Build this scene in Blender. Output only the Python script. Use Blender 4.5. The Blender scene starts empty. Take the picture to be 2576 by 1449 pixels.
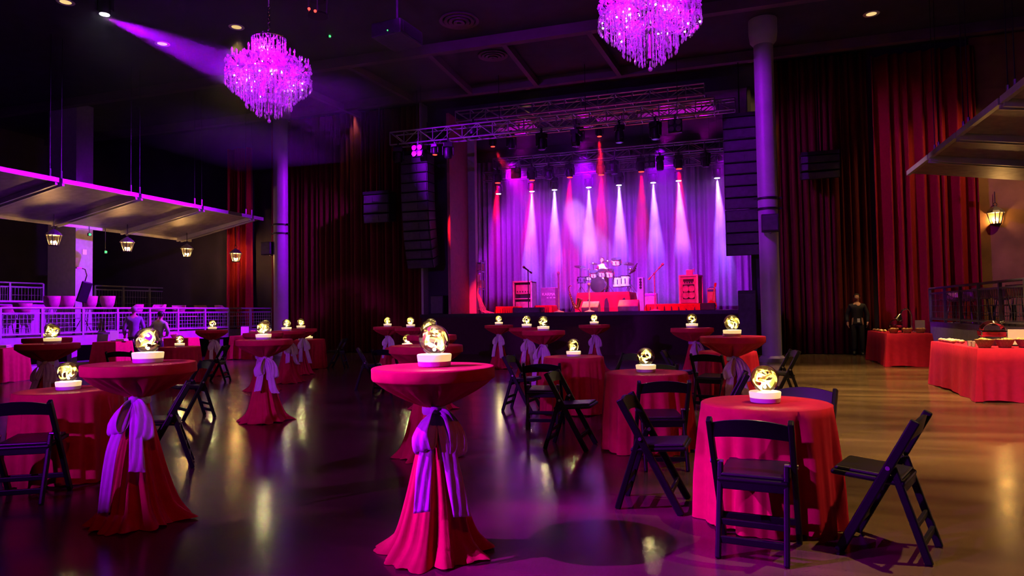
import bpy, bmesh, math, random
from mathutils import Vector, Matrix, noise as mnoise

# ------------------------------------------------------------------ camera
F, CX, CY, CAMH = 1717.0, 1288.0, 724.5, 1.38
YAW, PITCH, ROLL = math.radians(18.0), math.atan(61.5 / 1717.0), 0.0155
CR = (Matrix.Rotation(YAW, 3, 'Z') @ Matrix.Rotation(math.pi / 2 + PITCH, 3, 'X') @ Matrix.Rotation(-ROLL, 3, 'Z'))
CAM = Vector((0, 0, CAMH))
scene = bpy.context.scene
COL = scene.collection
cam_data = bpy.data.cameras.new('camera')
cam_data.sensor_width = 36.0
cam_data.lens = 36.0 * F / 2576.0
cam_data.clip_end = 200
cam = bpy.data.objects.new('camera', cam_data)
COL.objects.link(cam)
cam.matrix_world = Matrix.Translation(CAM) @ CR.to_4x4()
scene.camera = cam
scene.view_settings.view_transform = 'Standard'
scene.view_settings.look = 'None'
scene.view_settings.gamma = 1.0
scene.view_settings.use_curve_mapping = False
scene.view_settings.exposure = 0.0
scene.cycles.use_denoising = True
scene.cycles.use_adaptive_sampling = True
scene.cycles.adaptive_threshold = 0.1
scene.cycles.adaptive_min_samples = 16
scene.cycles.max_bounces = 4
scene.cycles.diffuse_bounces = 1
scene.cycles.glossy_bounces = 2
scene.cycles.transmission_bounces = 4
scene.cycles.transparent_max_bounces = 10
scene.cycles.volume_bounces = 0
scene.cycles.sample_clamp_indirect = 3.0
scene.cycles.sample_clamp_direct = 0.0
scene.cycles.caustics_reflective = False
scene.cycles.caustics_refractive = False
scene.cycles.volume_max_steps = 96

world = bpy.data.worlds.new('world')
scene.world = world
world.use_nodes = True
world.node_tree.nodes['Background'].inputs[0].default_value = (0.05, 0.02, 0.12, 1)
world.node_tree.nodes['Background'].inputs[1].default_value = 0.0   # closed hall: no daylight

def ray(px, py):
    return CR @ Vector(((px - CX) / F, -(py - CY) / F, -1.0))
def gnd(px, py, z=0.0):
    d = ray(px, py); return CAM + d * ((z - CAMH) / d.z)
def onY(px, py, Y):
    d = ray(px, py); return CAM + d * (Y / d.y)
def onX(px, py, X):
    d = ray(px, py); return CAM + d * (X / d.x)
def at_fd(px, py, fd):
    return CAM + ray(px, py) * (F / fd)
def yh(px):
    return 786.0 - ROLL * (px - CX)

PI = math.pi
def R(d): return math.radians(d)

PURPLE = (0.42, 0.0, 1.0)
WARM = (1.0, 0.60, 0.20)

def look_rot(frm, to):
    return (Vector(to) - Vector(frm)).to_track_quat('-Z', 'Y').to_euler()

def spot(name, loc, to, energy, color, angle, blend=0.4, size=0.05, parent=None):
    l = bpy.data.lights.new(name, 'SPOT')
    l.energy, l.color, l.spot_size, l.spot_blend, l.shadow_soft_size = energy, color, R(angle), blend, size
    o = bpy.data.objects.new(name, l); COL.objects.link(o)
    o.location = loc; o.rotation_euler = look_rot(loc, to)
    return o

def point(name, loc, energy, color, size=0.03, parent=None):
    l = bpy.data.lights.new(name, 'POINT')
    l.energy, l.color, l.shadow_soft_size = energy, color, size
    o = bpy.data.objects.new(name, l); COL.objects.link(o)
    o.location = loc
    if parent: o.parent = parent
    return o
# ------------------------------------------------------------------ mesh tools
class MB:
    def __init__(s): s.v, s.f = [], []
    def add(s, verts, faces):
        b = len(s.v); s.v += [tuple(x) for x in verts]; s.f += [tuple(i + b for i in q) for q in faces]; return s
    def box(s, c, size, rot=None, taper=1.0):
        x, y, z = size[0] / 2, size[1] / 2, size[2] / 2
        vs = [Vector((sx * x * (taper if sz > 0 else 1), sy * y * (taper if sz > 0 else 1), sz * z)) for sz in (-1, 1) for sy in (-1, 1) for sx in (-1, 1)]
        if rot is not None:
            m = rot if isinstance(rot, Matrix) else Matrix.Rotation(rot, 3, 'Z')
            vs = [m @ v for v in vs]
        c = Vector(c)
        return s.add([v + c for v in vs], [(0, 2, 3, 1), (4, 5, 7, 6), (0, 1, 5, 4), (2, 6, 7, 3), (0, 4, 6, 2), (1, 3, 7, 5)])
    def bar(s, a, b, w, h, up=(0, 0, 1)):
        a, b = Vector(a), Vector(b); d = (b - a).normalized(); up = Vector(up)
        if abs(d.dot(up)) > 0.98: up = Vector((0, 1, 0))
        sd = d.cross(up).normalized(); u = sd.cross(d).normalized()
        vs = [p + sd * (i * w / 2) + u * (j * h / 2) for p in (a, b) for i, j in ((-1, -1), (1, -1), (1, 1), (-1, 1))]
        return s.add(vs, [(0, 1, 2, 3), (7, 6, 5, 4), (0, 4, 5, 1), (1, 5, 6, 2), (2, 6, 7, 3), (3, 7, 4, 0)])
    def tube(s, pts, r, n=8, cap=True):
        pts = [Vector(p) for p in pts]; rs = r if isinstance(r, (list, tuple)) else [r] * len(pts)
        rings, prev = [], None
        for i, p in enumerate(pts):
            d = (pts[min(i + 1, len(pts) - 1)] - pts[max(i - 1, 0)]).normalized()
            if prev is None:
                a = Vector((0, 0, 1)) if abs(d.z) < 0.9 else Vector((1, 0, 0)); x = d.cross(a).normalized()
            else:
                x = (prev - d * prev.dot(d)).normalized()
            prev = x; y = d.cross(x)
            rings.append([p + (x * math.cos(2 * PI * k / n) + y * math.sin(2 * PI * k / n)) * rs[i] for k in range(n)])
        vs = [v for q in rings for v in q]; fs = []
        for i in range(len(pts) - 1):
            for k in range(n):
                fs.append((i * n + k, i * n + (k + 1) % n, (i + 1) * n + (k + 1) % n, (i + 1) * n + k))
        if cap: fs += [tuple(range(n))[::-1], tuple((len(pts) - 1) * n + k for k in range(n))]
        return s.add(vs, fs)
    def lathe(s, prof, n=24, c=(0, 0, 0), rot=None, cap=True):
        vs, fs = [], []
        for r, z in prof:
            for k in range(n):
                a = 2 * PI * k / n; vs.append(Vector((r * math.cos(a), r * math.sin(a), z)))
        for i in range(len(prof) - 1):
            for k in range(n):
                fs.append((i * n + k, i * n + (k + 1) % n, (i + 1) * n + (k + 1) % n, (i + 1) * n + k))
        if cap: fs += [tuple(range(n))[::-1], tuple((len(prof) - 1) * n + k for k in range(n))]
        if rot is not None: vs = [rot @ v for v in vs]
        c = Vector(c); return s.add([v + c for v in vs], fs)
    def sphere(s, c, r, nu=16, nv=10, sc=(1, 1, 1)):
        prof = [(max(1e-4, math.sin(PI * i / nv)) * r, -math.cos(PI * i / nv) * r) for i in range(nv + 1)]
        b = len(s.v); s.lathe(prof, nu, (0, 0, 0), cap=False)
        for i in range(b, len(s.v)):
            v = s.v[i]; s.v[i] = (v[0] * sc[0] + c[0], v[1] * sc[1] + c[1], v[2] * sc[2] + c[2])
        return s
    def grid(s, rows):
        n = len(rows[0]); vs = [p for r in rows for p in r]; fs = []
        for i in range(len(rows) - 1):
            for k in range(n - 1):
                fs.append((i * n + k, i * n + k + 1, (i + 1) * n + k + 1, (i + 1) * n + k))
        return s.add(vs, fs)
    def mesh(s, name, m, smooth=False):
        me = bpy.data.meshes.new(name); me.from_pydata([tuple(v) for v in s.v], [], s.f); me.validate()
        if m is not None: me.materials.append(m)
        if smooth:
            for p in me.polygons: p.use_smooth = True
            if smooth != 'all': 
                try: me.set_sharp_from_angle(angle=R(38))
                except Exception: pass
        me.update(); return me

def link(name, me, parent=None, loc=(0, 0, 0), rot=(0, 0, 0), scale=None):
    o = bpy.data.objects.new(name, me); COL.objects.link(o)
    o.location = loc; o.rotation_euler = rot
    if scale is not None: o.scale = scale if hasattr(scale, '__len__') else (scale,) * 3
    if parent is not None: o.parent = parent
    return o
def tag(o, label=None, cat=None, group=None, kind=None):
    if label: o['label'] = label
    if cat: o['category'] = cat
    if group: o['group'] = group
    if kind: o['kind'] = kind
    return o
def thing(name, label, cat, loc=(0, 0, 0), rz=0.0, group=None, scale=None):
    return tag(link(name, None, None, loc, (0, 0, rz), scale), label, cat, group)
def part(name, mb, m, parent, smooth=False, kind=None, label=None, bevel=0, solid=0, sub=0):
    o = link(name, mb.mesh(name, m, smooth), parent)
    mods(o, bevel, solid, sub)
    return tag(o, label, None, None, kind)
def mods(o, bevel=0, solid=0, sub=0):
    if solid:
        md = o.modifiers.new('thickness', 'SOLIDIFY'); md.thickness = solid; md.offset = -1
    if bevel:
        md = o.modifiers.new('edge', 'BEVEL'); md.width = bevel; md.segments = 2; md.limit_method = 'ANGLE'
    if sub:
        md = o.modifiers.new('smooth', 'SUBSURF'); md.levels = sub; md.render_levels = sub
def struct(name, mb, m, parent=None, smooth=False):
    o = link(name, mb.mesh(name, m, smooth), parent)
    if parent is None: o['kind'] = 'structure'
    return o
# templates: list of (name, mesh, kind, label, [subparts]) shared between copies
class Tpl:
    def __init__(s): s.parts = []
    def add(s, name, mb, m, smooth=False, kind=None, label=None, subs=None, bevel=0, solid=0):
        me = mb if isinstance(mb, bpy.types.Mesh) else mb.mesh(name, m, smooth)
        e = (name, me, kind, label, [], bevel, solid); s.parts.append(e); return e
    def sub(s, e, name, mb, m, smooth=False, bevel=0, solid=0):
        me = mb if isinstance(mb, bpy.types.Mesh) else mb.mesh(name, m, smooth)
        e[4].append((name, me, None, None, [], bevel, solid))
    def make(s, name, label, cat, loc, rz=0.0, group=None, scale=None):
        t = thing(name, label, cat, loc, rz, group, scale)
        for (n, me, kind, lab, subs, bv, so) in s.parts:
            o = link(n, me, t); tag(o, lab, None, None, kind); mods(o, bv, so)
            for (n2, me2, _, _, _, bv2, so2) in subs:
                o2 = link(n2, me2, o); mods(o2, bv2, so2)
        return t

# ------------------------------------------------------------------ materials
def nodes(m):
    m.use_nodes = True; nt = m.node_tree; return nt, nt.nodes, nt.links
def mat(name, color, rough=0.6, metal=0.0, emit=None, es=0.0, var=0.25, scale=8.0, bump=0.0, bscale=60.0, sheen=0.0, spec=0.5, trans=0.0, stretch=(1, 1, 1), coat=0.0):
    m = bpy.data.materials.new(name); nt, nd, lk = nodes(m)
    p = nd['Principled BSDF']
    p.inputs['Roughness'].default_value = rough; p.inputs['Metallic'].default_value = metal
    p.inputs['Specular IOR Level'].default_value = spec
    if sheen: p.inputs['Sheen Weight'].default_value = sheen
    if trans: p.inputs['Transmission Weight'].default_value = trans
    if coat: p.inputs['Coat Weight'].default_value = coat
    tc = nd.new('ShaderNodeTexCoord'); mp = nd.new('ShaderNodeMapping'); mp.inputs['Scale'].default_value = stretch
    lk.new(tc.outputs['Object'], mp.inputs['Vector'])
    nz = nd.new('ShaderNodeTexNoise'); nz.inputs['Scale'].default_value = scale; nz.inputs['Detail'].default_value = 4
    lk.new(mp.outputs['Vector'], nz.inputs['Vector'])
    rp = nd.new('ShaderNodeValToRGB'); c = Vector(color)
    rp.color_ramp.elements[0].position = 0.3; rp.color_ramp.elements[1].position = 0.7
    rp.color_ramp.elements[0].color = (*(c * (1 - var)), 1); rp.color_ramp.elements[1].color = (*[min(1, x * (1 + var * 0.6)) for x in c], 1)
    lk.new(nz.outputs['Fac'], rp.inputs['Fac']); lk.new(rp.outputs['Color'], p.inputs['Base Color'])
    if bump:
        n2 = nd.new('ShaderNodeTexNoise'); n2.inputs['Scale'].default_value = bscale; lk.new(mp.outputs['Vector'], n2.inputs['Vector'])
        b = nd.new('ShaderNodeBump'); b.inputs['Strength'].default_value = bump; b.inputs['Distance'].default_value = 0.01
        lk.new(n2.outputs['Fac'], b.inputs['Height']); lk.new(b.outputs['Normal'], p.inputs['Normal'])
    if emit:
        p.inputs['Emission Color'].default_value = (*emit, 1); p.inputs['Emission Strength'].default_value = es
    return m
def cloth_mat(name, color, translucent=0.0, weave=220.0, rough=0.8, sheen=0.0):
    m = mat(name, color, rough, sheen=sheen, var=0.12, scale=14, spec=0.25)
    nt, nd, lk = nodes(m); p = nd['Principled BSDF']
    tc = nd['Texture Coordinate'] if 'Texture Coordinate' in nd else nd.new('ShaderNodeTexCoord')
    w = nd.new('ShaderNodeTexWave'); w.wave_type = 'BANDS'; w.bands_direction = 'Z'; w.inputs['Scale'].default_value = weave
    n = nd.new('ShaderNodeTexNoise'); n.inputs['Scale'].default_value = 90
    lk.new(tc.outputs['Object'], w.inputs['Vector']); lk.new(tc.outputs['Object'], n.inputs['Vector'])
    mx = nd.new('ShaderNodeMath'); mx.operation = 'ADD'; lk.new(w.outputs['Fac'], mx.inputs[0]); lk.new(n.outputs['Fac'], mx.inputs[1])
    b = nd.new('ShaderNodeBump'); b.inputs['Strength'].default_value = 0.12; b.inputs['Distance'].default_value = 0.004
    lk.new(mx.outputs[0], b.inputs['Height']); lk.new(b.outputs['Normal'], p.inputs['Normal'])
    if translucent:
        t = nd.new('ShaderNodeBsdfTranslucent'); t.inputs['Color'].default_value = (*color, 1)
        ms = nd.new('ShaderNodeMixShader'); ms.inputs[0].default_value = translucent
        lk.new(p.outputs[0], ms.inputs[1]); lk.new(t.outputs[0], ms.inputs[2])
        lk.new(ms.outputs[0], nd['Material Output'].inputs['Surface'])
    return m
def clear_mat(name, tint=(1, 1, 1), gloss=0.12, rough=0.03, extra=None):
    # thin glass: see-through with a mirror skin that grows towards the rim
    m = bpy.data.materials.new(name); nt, nd, lk = nodes(m); nd.remove(nd['Principled BSDF'])
    t = nd.new('ShaderNodeBsdfTransparent'); t.inputs['Color'].default_value = (*tint, 1)
    g = nd.new('ShaderNodeBsdfGlossy'); g.inputs['Roughness'].default_value = rough
    lw = nd.new('ShaderNodeLayerWeight'); lw.inputs['Blend'].default_value = 0.35
    nz = nd.new('ShaderNodeTexNoise'); nz.inputs['Scale'].default_value = 9
    mu = nd.new('ShaderNodeMath'); mu.operation = 'MULTIPLY_ADD'; mu.inputs[1].default_value = 0.75; mu.inputs[2].default_value = gloss
    bp = nd.new('ShaderNodeBump'); bp.inputs['Strength'].default_value = 0.08
    tc = nd.new('ShaderNodeTexCoord'); lk.new(tc.outputs['Object'], nz.inputs['Vector'])
    lk.new(nz.outputs['Fac'], bp.inputs['Height']); lk.new(bp.outputs['Normal'], g.inputs['Normal'])
    ms = nd.new('ShaderNodeMixShader'); lk.new(lw.outputs['Fresnel'], mu.inputs[0]); lk.new(mu.outputs[0], ms.inputs[0])
    lk.new(t.outputs[0], ms.inputs[1]); lk.new(g.outputs[0], ms.inputs[2]); lk.new(ms.outputs[0], nd['Material Output'].inputs['Surface'])
    return m
def glow_mat(name, color, strength):
    m = bpy.data.materials.new(name); nt, nd, lk = nodes(m); nd.remove(nd['Principled BSDF'])
    e = nd.new('ShaderNodeEmission'); e.inputs['Color'].default_value = (*color, 1); e.inputs['Strength'].default_value = strength
    lk.new(e.outputs[0], nd['Material Output'].inputs['Surface']); return m

M = {}
M['cloth'] = cloth_mat('red table linen', (0.56, 0.006, 0.05), 0.10)
M['sash'] = cloth_mat('lilac organza', (0.72, 0.50, 0.76), 0.25, 120, 0.38, 0.0)
M['black'] = mat('black resin', (0.005, 0.0045, 0.006), 0.42, var=0.2, spec=0.22)
M['seatpad'] = mat('black vinyl pad', (0.010, 0.009, 0.012), 0.38, bump=0.1, bscale=200, spec=0.35)
M['white'] = mat('white plastic', (0.8, 0.76, 0.74), 0.45, var=0.04)
M['diffuser'] = mat('lit frosted plastic', (0.85, 0.8, 0.7), 0.5, emit=(1.0, 0.72, 0.28), es=0.75, var=0.05)
M['ribbon'] = cloth_mat('yellow film', (0.95, 0.86, 0.26), 0.5, 60, 0.3, 0.0)
M['glass'] = clear_mat('globe glass', (1.0, 0.98, 0.86), 0.04)
M['glow'] = glow_mat('warm led', (1.0, 0.8, 0.4), 60)
M['metal'] = mat('brushed steel', (0.42, 0.40, 0.44), 0.35, 0.9, var=0.15)
M['grey'] = mat('grey painted steel', (0.42, 0.40, 0.43), 0.45, 0.2, var=0.12, scale=3)
M['railgrey'] = mat('dark grey rail steel', (0.16, 0.15, 0.17), 0.45, 0.4, var=0.15)
M['darkmetal'] = mat('black painted metal', (0.02, 0.018, 0.022), 0.42, 0.5)
M['darkwood'] = mat('dark wood', (0.05, 0.02, 0.012), 0.45, var=0.4, stretch=(1, 6, 1))
M['chrome'] = mat('chrome', (0.75, 0.72, 0.72), 0.12, 1.0, var=0.05)
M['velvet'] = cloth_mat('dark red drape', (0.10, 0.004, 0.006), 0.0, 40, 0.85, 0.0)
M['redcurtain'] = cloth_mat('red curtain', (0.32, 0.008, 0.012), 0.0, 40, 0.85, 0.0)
M['backdrop'] = cloth_mat('grey violet backdrop', (0.40, 0.28, 0.44), 0.0, 30, 0.85, 0.0)
M['blackcloth'] = cloth_mat('black masking cloth', (0.010, 0.008, 0.012), 0.0, 40, 0.9, 0.0)
M['ceiling'] = mat('dark ceiling paint', (0.028, 0.022, 0.04), 0.85, var=0.3, scale=2)
M['wall'] = mat('dark wall paint', (0.035, 0.022, 0.05), 0.85, var=0.3, scale=1.2)
M['warmwall'] = mat('tan plaster wall', (0.30, 0.13, 0.06), 0.85, var=0.3, scale=1.5, bump=0.1, bscale=20)
M['beam'] = mat('painted beam', (0.10, 0.05, 0.09), 0.7, var=0.2, scale=2)
M['column'] = mat('grey column paint', (0.36, 0.32, 0.38), 0.42, var=0.12, scale=2)
M['canopy'] = mat('perforated grey metal', (0.30, 0.26, 0.30), 0.5, 0.3, var=0.25, scale=5, bump=0.25, bscale=120)
M['stagefloor'] = mat('stage deck', (0.16, 0.05, 0.05), 0.4, var=0.3, scale=4)
M['stageface'] = cloth_mat('stage skirt', (0.045, 0.018, 0.026), 0.0, 30, 0.9, 0.0)
M['speaker'] = mat('black speaker paint', (0.012, 0.010, 0.014), 0.55, var=0.2, bump=0.1, bscale=90)
M['grille'] = mat('speaker grille', (0.06, 0.05, 0.07), 0.4, 0.4, bump=0.5, bscale=160)
M['paper'] = mat('cream card', (0.8, 0.72, 0.6), 0.7, var=0.03)
M['skin'] = mat('skin', (0.55, 0.28, 0.20), 0.55, var=0.08)
M['bread'] = mat('baked crust', (0.75, 0.42, 0.15), 0.6, var=0.35, scale=30)
M['wicker'] = mat('wicker', (0.5, 0.33, 0.14), 0.7, var=0.4, scale=60, bump=0.5, bscale=80)
M['warmglow'] = glow_mat('warm bulb', (1.0, 0.62, 0.22), 110)
M['downglow'] = glow_mat('downlight lamp', (1.0, 0.66, 0.26), 1.0)
M['whiteglow'] = glow_mat('white lens', (0.85, 0.78, 1.0), 18)
M['redglow'] = glow_mat('red lens', (1.0, 0.03, 0.02), 6)
M['greenglow'] = glow_mat('green indicator', (0.05, 1.0, 0.15), 3)
M['redled'] = glow_mat('red indicator', (1.0, 0.04, 0.03), 4)
# ------------------------------------------------------------------ setting
XL, XR, YB, YF, ZC = -27.5, 10.0, 22.4, -7.0, 9.0
STG = 1.36; STY = 21.45
OPL, OPR = -9.2, 0.55
def floor_mat():
    m = bpy.data.materials.new('hall floor'); nt, nd, lk = nodes(m); p = nd['Principled BSDF']
    tc = nd.new('ShaderNodeTexCoord'); mp = nd.new('ShaderNodeMapping'); lk.new(tc.outputs['Object'], mp.inputs['Vector'])
    bk = nd.new('ShaderNodeTexBrick'); bk.inputs['Scale'].default_value = 1.0; bk.inputs['Brick Width'].default_value = 2.4; bk.inputs['Row Height'].default_value = 0.16
    bk.inputs['Mortar Size'].default_value = 0.004; bk.inputs['Color1'].default_value = (0.42, 0.42, 0.42, 1); bk.inputs['Color2'].default_value = (0.62, 0.62, 0.62, 1); bk.inputs['Mortar'].default_value = (0.3, 0.3, 0.3, 1)
    lk.new(mp.outputs['Vector'], bk.inputs['Vector'])
    nz = nd.new('ShaderNodeTexNoise'); nz.inputs['Scale'].default_value = 0.9; nz.inputs['Detail'].default_value = 6
    mp2 = nd.new('ShaderNodeMapping'); mp2.inputs['Scale'].default_value = (0.5, 2.2, 1); lk.new(tc.outputs['Object'], mp2.inputs['Vector']); lk.new(mp2.outputs['Vector'], nz.inputs['Vector'])
    rp = nd.new('ShaderNodeValToRGB'); rp.color_ramp.elements[0].position = 0.3; rp.color_ramp.elements[1].position = 0.72
    rp.color_ramp.elements[0].color = (0.04, 0.027, 0.017, 1); rp.color_ramp.elements[1].color = (0.155, 0.104, 0.052, 1)
    lk.new(nz.outputs['Fac'], rp.inputs['Fac'])
    mx = nd.new('ShaderNodeMixRGB'); mx.blend_type = 'MULTIPLY'; mx.inputs[0].default_value = 0.55
    lk.new(rp.outputs['Color'], mx.inputs[1]); lk.new(bk.outputs['Color'], mx.inputs[2]); lk.new(mx.outputs[0], p.inputs['Base Color'])
    r2 = nd.new('ShaderNodeMapRange'); r2.inputs['To Min'].default_value = 0.13; r2.inputs['To Max'].default_value = 0.27
    lk.new(nz.outputs['Fac'], r2.inputs['Value']); lk.new(r2.outputs[0], p.inputs['Roughness'])
    n3 = nd.new('ShaderNodeTexNoise'); n3.inputs['Scale'].default_value = 14; n3.inputs['Detail'].default_value = 3; lk.new(mp2.outputs['Vector'], n3.inputs['Vector'])
    ad = nd.new('ShaderNodeMath'); ad.operation = 'MULTIPLY_ADD'; ad.inputs[1].default_value = 0.35; lk.new(n3.outputs['Fac'], ad.inputs[0]); lk.new(bk.outputs['Color'], ad.inputs[2])
    b = nd.new('ShaderNodeBump'); b.inputs['Strength'].default_value = 0.04; b.inputs['Distance'].default_value = 0.01
    lk.new(ad.outputs[0], b.inputs['Height']); lk.new(b.outputs['Normal'], p.inputs['Normal'])
    return m
M['floor'] = floor_mat()
def slab(name, x0, x1, y0, y1, z0, z1, m, parent=None):
    return struct(name, MB().box(((x0 + x1) / 2, (y0 + y1) / 2, (z0 + z1) / 2), (x1 - x0, y1 - y0, z1 - z0)), m, parent)
slab('floor', XL - .3, XR + .3, YF - .3, 30.5, -0.2, 0.0, M['floor'])
slab('ceiling', XL - .3, XR + .3, YF - .3, 30.5, ZC, ZC + 0.2, M['ceiling'])
slab('wall_left', XL - .3, XL, YF - .3, YB + .3, 0, ZC, M['wall'])
slab('wall_right', XR, XR + .3, YF - .3, YB + .3, 0, ZC, M['wall'])
slab('wall_rear', XL, XR, YF - .3, YF, 0, ZC, M['wall'])
wb = struct('wall_back', MB().box(((XL + OPL - 1.3) / 2, YB + .15, ZC / 2), (OPL - 1.3 - XL, .3, ZC)).box(((XR + OPR) / 2, YB + .15, ZC / 2), (XR - OPR, .3, ZC)).box(((OPL - 1.3 + OPR) / 2, YB + .15, 8.65), (OPR - OPL + 1.3, .3, .7)), M['wall'])
# stage house behind the opening
slab('wall_stage_left', -12.6, -12.3, YB + .3, 30.2, 0, ZC, M['wall'])
slab('wall_stage_right', 3.3, 3.6, YB + .3, 30.2, 0, ZC, M['wall'])
slab('wall_stage_back', -12.6, 3.6, 30.2, 30.5, 0, ZC, M['wall'])
# warm tan wall panel at the far right, behind the lantern
slab('wall_panel_right', 6.55, XR, YB - .08, YB, 0, ZC, M['warmwall'])
# ceiling beams and braces
for i, (y, zz, w) in enumerate(((17.5, 8.72, .22), (21.2, 8.72, .22), (10.5, 8.72, .22), (4.0, 8.72, .22))):
    struct('trim_%d' % (i + 1), MB().box(((XL + XR) / 2, y, zz + .13), (XR - XL, w, .28)), M['beam'])
k = 5
for (a, b) in (((880, 165), (1010, 230)), ((1090, 140), (1170, 220)), ((1280, 120), (1340, 200)), ((1490, 92), (1550, 160)), ((760, 225), (930, 300)), ((700, 190), (760, 225))):
    p, q = gnd(*a, 8.8), gnd(*b, 8.8)
    if k < 9: q = Vector((p.x + (q.x - p.x) * .9, 21.2, 8.8)); p = Vector((p.x, 17.5, 8.8))
    struct('trim_%d' % k, MB().bar(p, q, .14, .2), M['beam']); k += 1

# ---- draperies
def drape_mesh(name, w, h, folds, amp, m, seed=0, fl=0.0):
    rng = random.Random(seed); n = folds * 8; mb = MB(); ph = [rng.uniform(0, 6.28) for _ in range(4)]
    rows = []
    for j in range(9):
        t = j / 8; z = h * (1 - t); row = []
        for i in range(n + 1):
            u = i / n; s = u * folds * 2 * PI
            y = amp * (math.sin(s + 0.7 * math.sin(s * .31 + ph[0]) * 1.6) + .35 * math.sin(s * .5 + ph[1])) * (0.75 + .35 * t)
            row.append(((u - .5) * w * (1 + fl * t) + .25 * amp * math.sin(s * .7 + ph[2] + t), -y, z + 0))
        rows.append(row)
    return mb.grid(rows).mesh(name, m, 'all')
def drape(name, label, x0, x1, y, z0, z1, m, folds, amp=.09, seed=0, rz=0.0, structure=False, group=None):
    o = link(name, drape_mesh(name, x1 - x0, z1 - z0, folds, amp, m, seed), None, ((x0 + x1) / 2, y, z0), (0, 0, rz))
    tag(o, label, 'curtain', group); mods(o, solid=.012); return o
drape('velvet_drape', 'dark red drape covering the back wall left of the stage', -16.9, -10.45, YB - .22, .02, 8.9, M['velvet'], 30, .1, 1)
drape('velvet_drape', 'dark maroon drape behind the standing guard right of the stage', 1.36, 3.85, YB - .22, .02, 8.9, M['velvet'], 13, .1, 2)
drape('stage_curtain', 'tall red curtain behind the buffet beside the tan wall', 3.95, 6.6, YB - .34, .02, 8.7, M['redcurtain'], 9, .13, 3)
drape('stage_curtain', 'narrow tall red curtain beyond the left grey column', -18.9, -17.85, YB - .3, .72, 8.0, M['redcurtain'], 5, .1, 4)
drape('backdrop_curtain', 'purple-lit pleated backdrop curtain across the rear of the stage', -12.1, 3.1, 29.4, STG + .01, 8.3, M['backdrop'], 52, .09, 5)
drape('masking_curtain', 'black masking curtain hanging at the right wing of the stage', .62, 3.2, YB + .75, STG + .01, 8.3, M['blackcloth'], 8, .06, 6)
# far red curtains at the left wall, behind the bar
for i, (p0, p1, d) in enumerate(((295, 362, 'leftmost'), (408, 450, 'middle'), (500, 545, 'rightmost'))):
    a, b = onX(p0, 705, XL + .3), onX(p1, 705, XL + .3)
    o = link('wall_curtain', drape_mesh('wall_curtain', b.y - a.y, 2.1, 5, .07, M['redcurtain'], 20 + i), None, (XL + .22, (a.y + b.y) / 2 , 1.5), (0, 0, PI / 2))
    tag(o, '%s of three short red curtains far behind the bar at left' % d, 'curtain', 'short red curtains behind the bar'); mods(o, solid=.012)

# ---- columns
def column(px, py, fd, label):
    p = at_fd(px, py, fd); t = thing('round_column', label, 'column', (p.x, p.y, 0))
    mb = MB().lathe([(.245, 0), (.245, 8.35)], 40); part('shaft', mb, M['column'], t, True)
    part('base_ring', MB().lathe([(.32, 0), (.32, .1), (.27, .16), (.245, .16)], 40), M['column'], t, True)
    part('capital', MB().lathe([(.25, 8.3), (.33, 8.4), (.36, 8.62), (.36, 8.98), (.2, 8.98)], 40), M['column'], t, True)
    return t, p
ca, pa = column(707, 780, 72, 'purple-lit round grey column left of the stage')
cb, pb = column(1942, 880, 97, 'grey round column between the stage and the buffet tables')
def clamp(t, z):
    part('clamp_ring', MB().lathe([(.25, z - .025), (.275, z - .025), (.275, z + .025), (.25, z + .025)], 32), M['darkmetal'], t, True)
    part('clamp_bolt', MB().box((.3, -.05, z), (.09, .03, .05)).box((-.3, -.05, z), (.09, .03, .05)), M['darkmetal'], t)
zz = [onY(1935, y, pb.y).z for y in (500, 526)]
for z in zz: clamp(cb, z)
for z in [onY(705, y, pa.y).z for y in (566, 588)]: clamp(ca, z)
# speaker boxes clamped to the columns
def colspeaker(t, pos, lab, col):
    s = thing('column_speaker', lab, 'speaker', pos)
    part('cabinet', MB().box((0, 0, .22), (.42, .26, .44)), M['speaker'], s, bevel=.015)
    part('grille', MB().box((0, -.137, .22), (.36, .02, .38)), M['grille'], s)
    part('bracket', MB().bar((0, .1, .455), (0, .3, .455), .05, .03), M['metal'], s); part('bracket', MB().bar((0, .1, -.015), (0, .3, -.015), .05, .03), M['metal'], s)
z1 = onY(1940, 583, pb.y - .4).z
colspeaker(cb, (pb.x + .02, pb.y - .42, z1), 'small black loudspeaker strapped to the right grey column', None)
z2 = onY(680, 640, pa.y - .2).z
colspeaker(ca, (pa.x - .42, pa.y - .15, z2), 'small black loudspeaker hung beside the left purple column', None)

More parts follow.
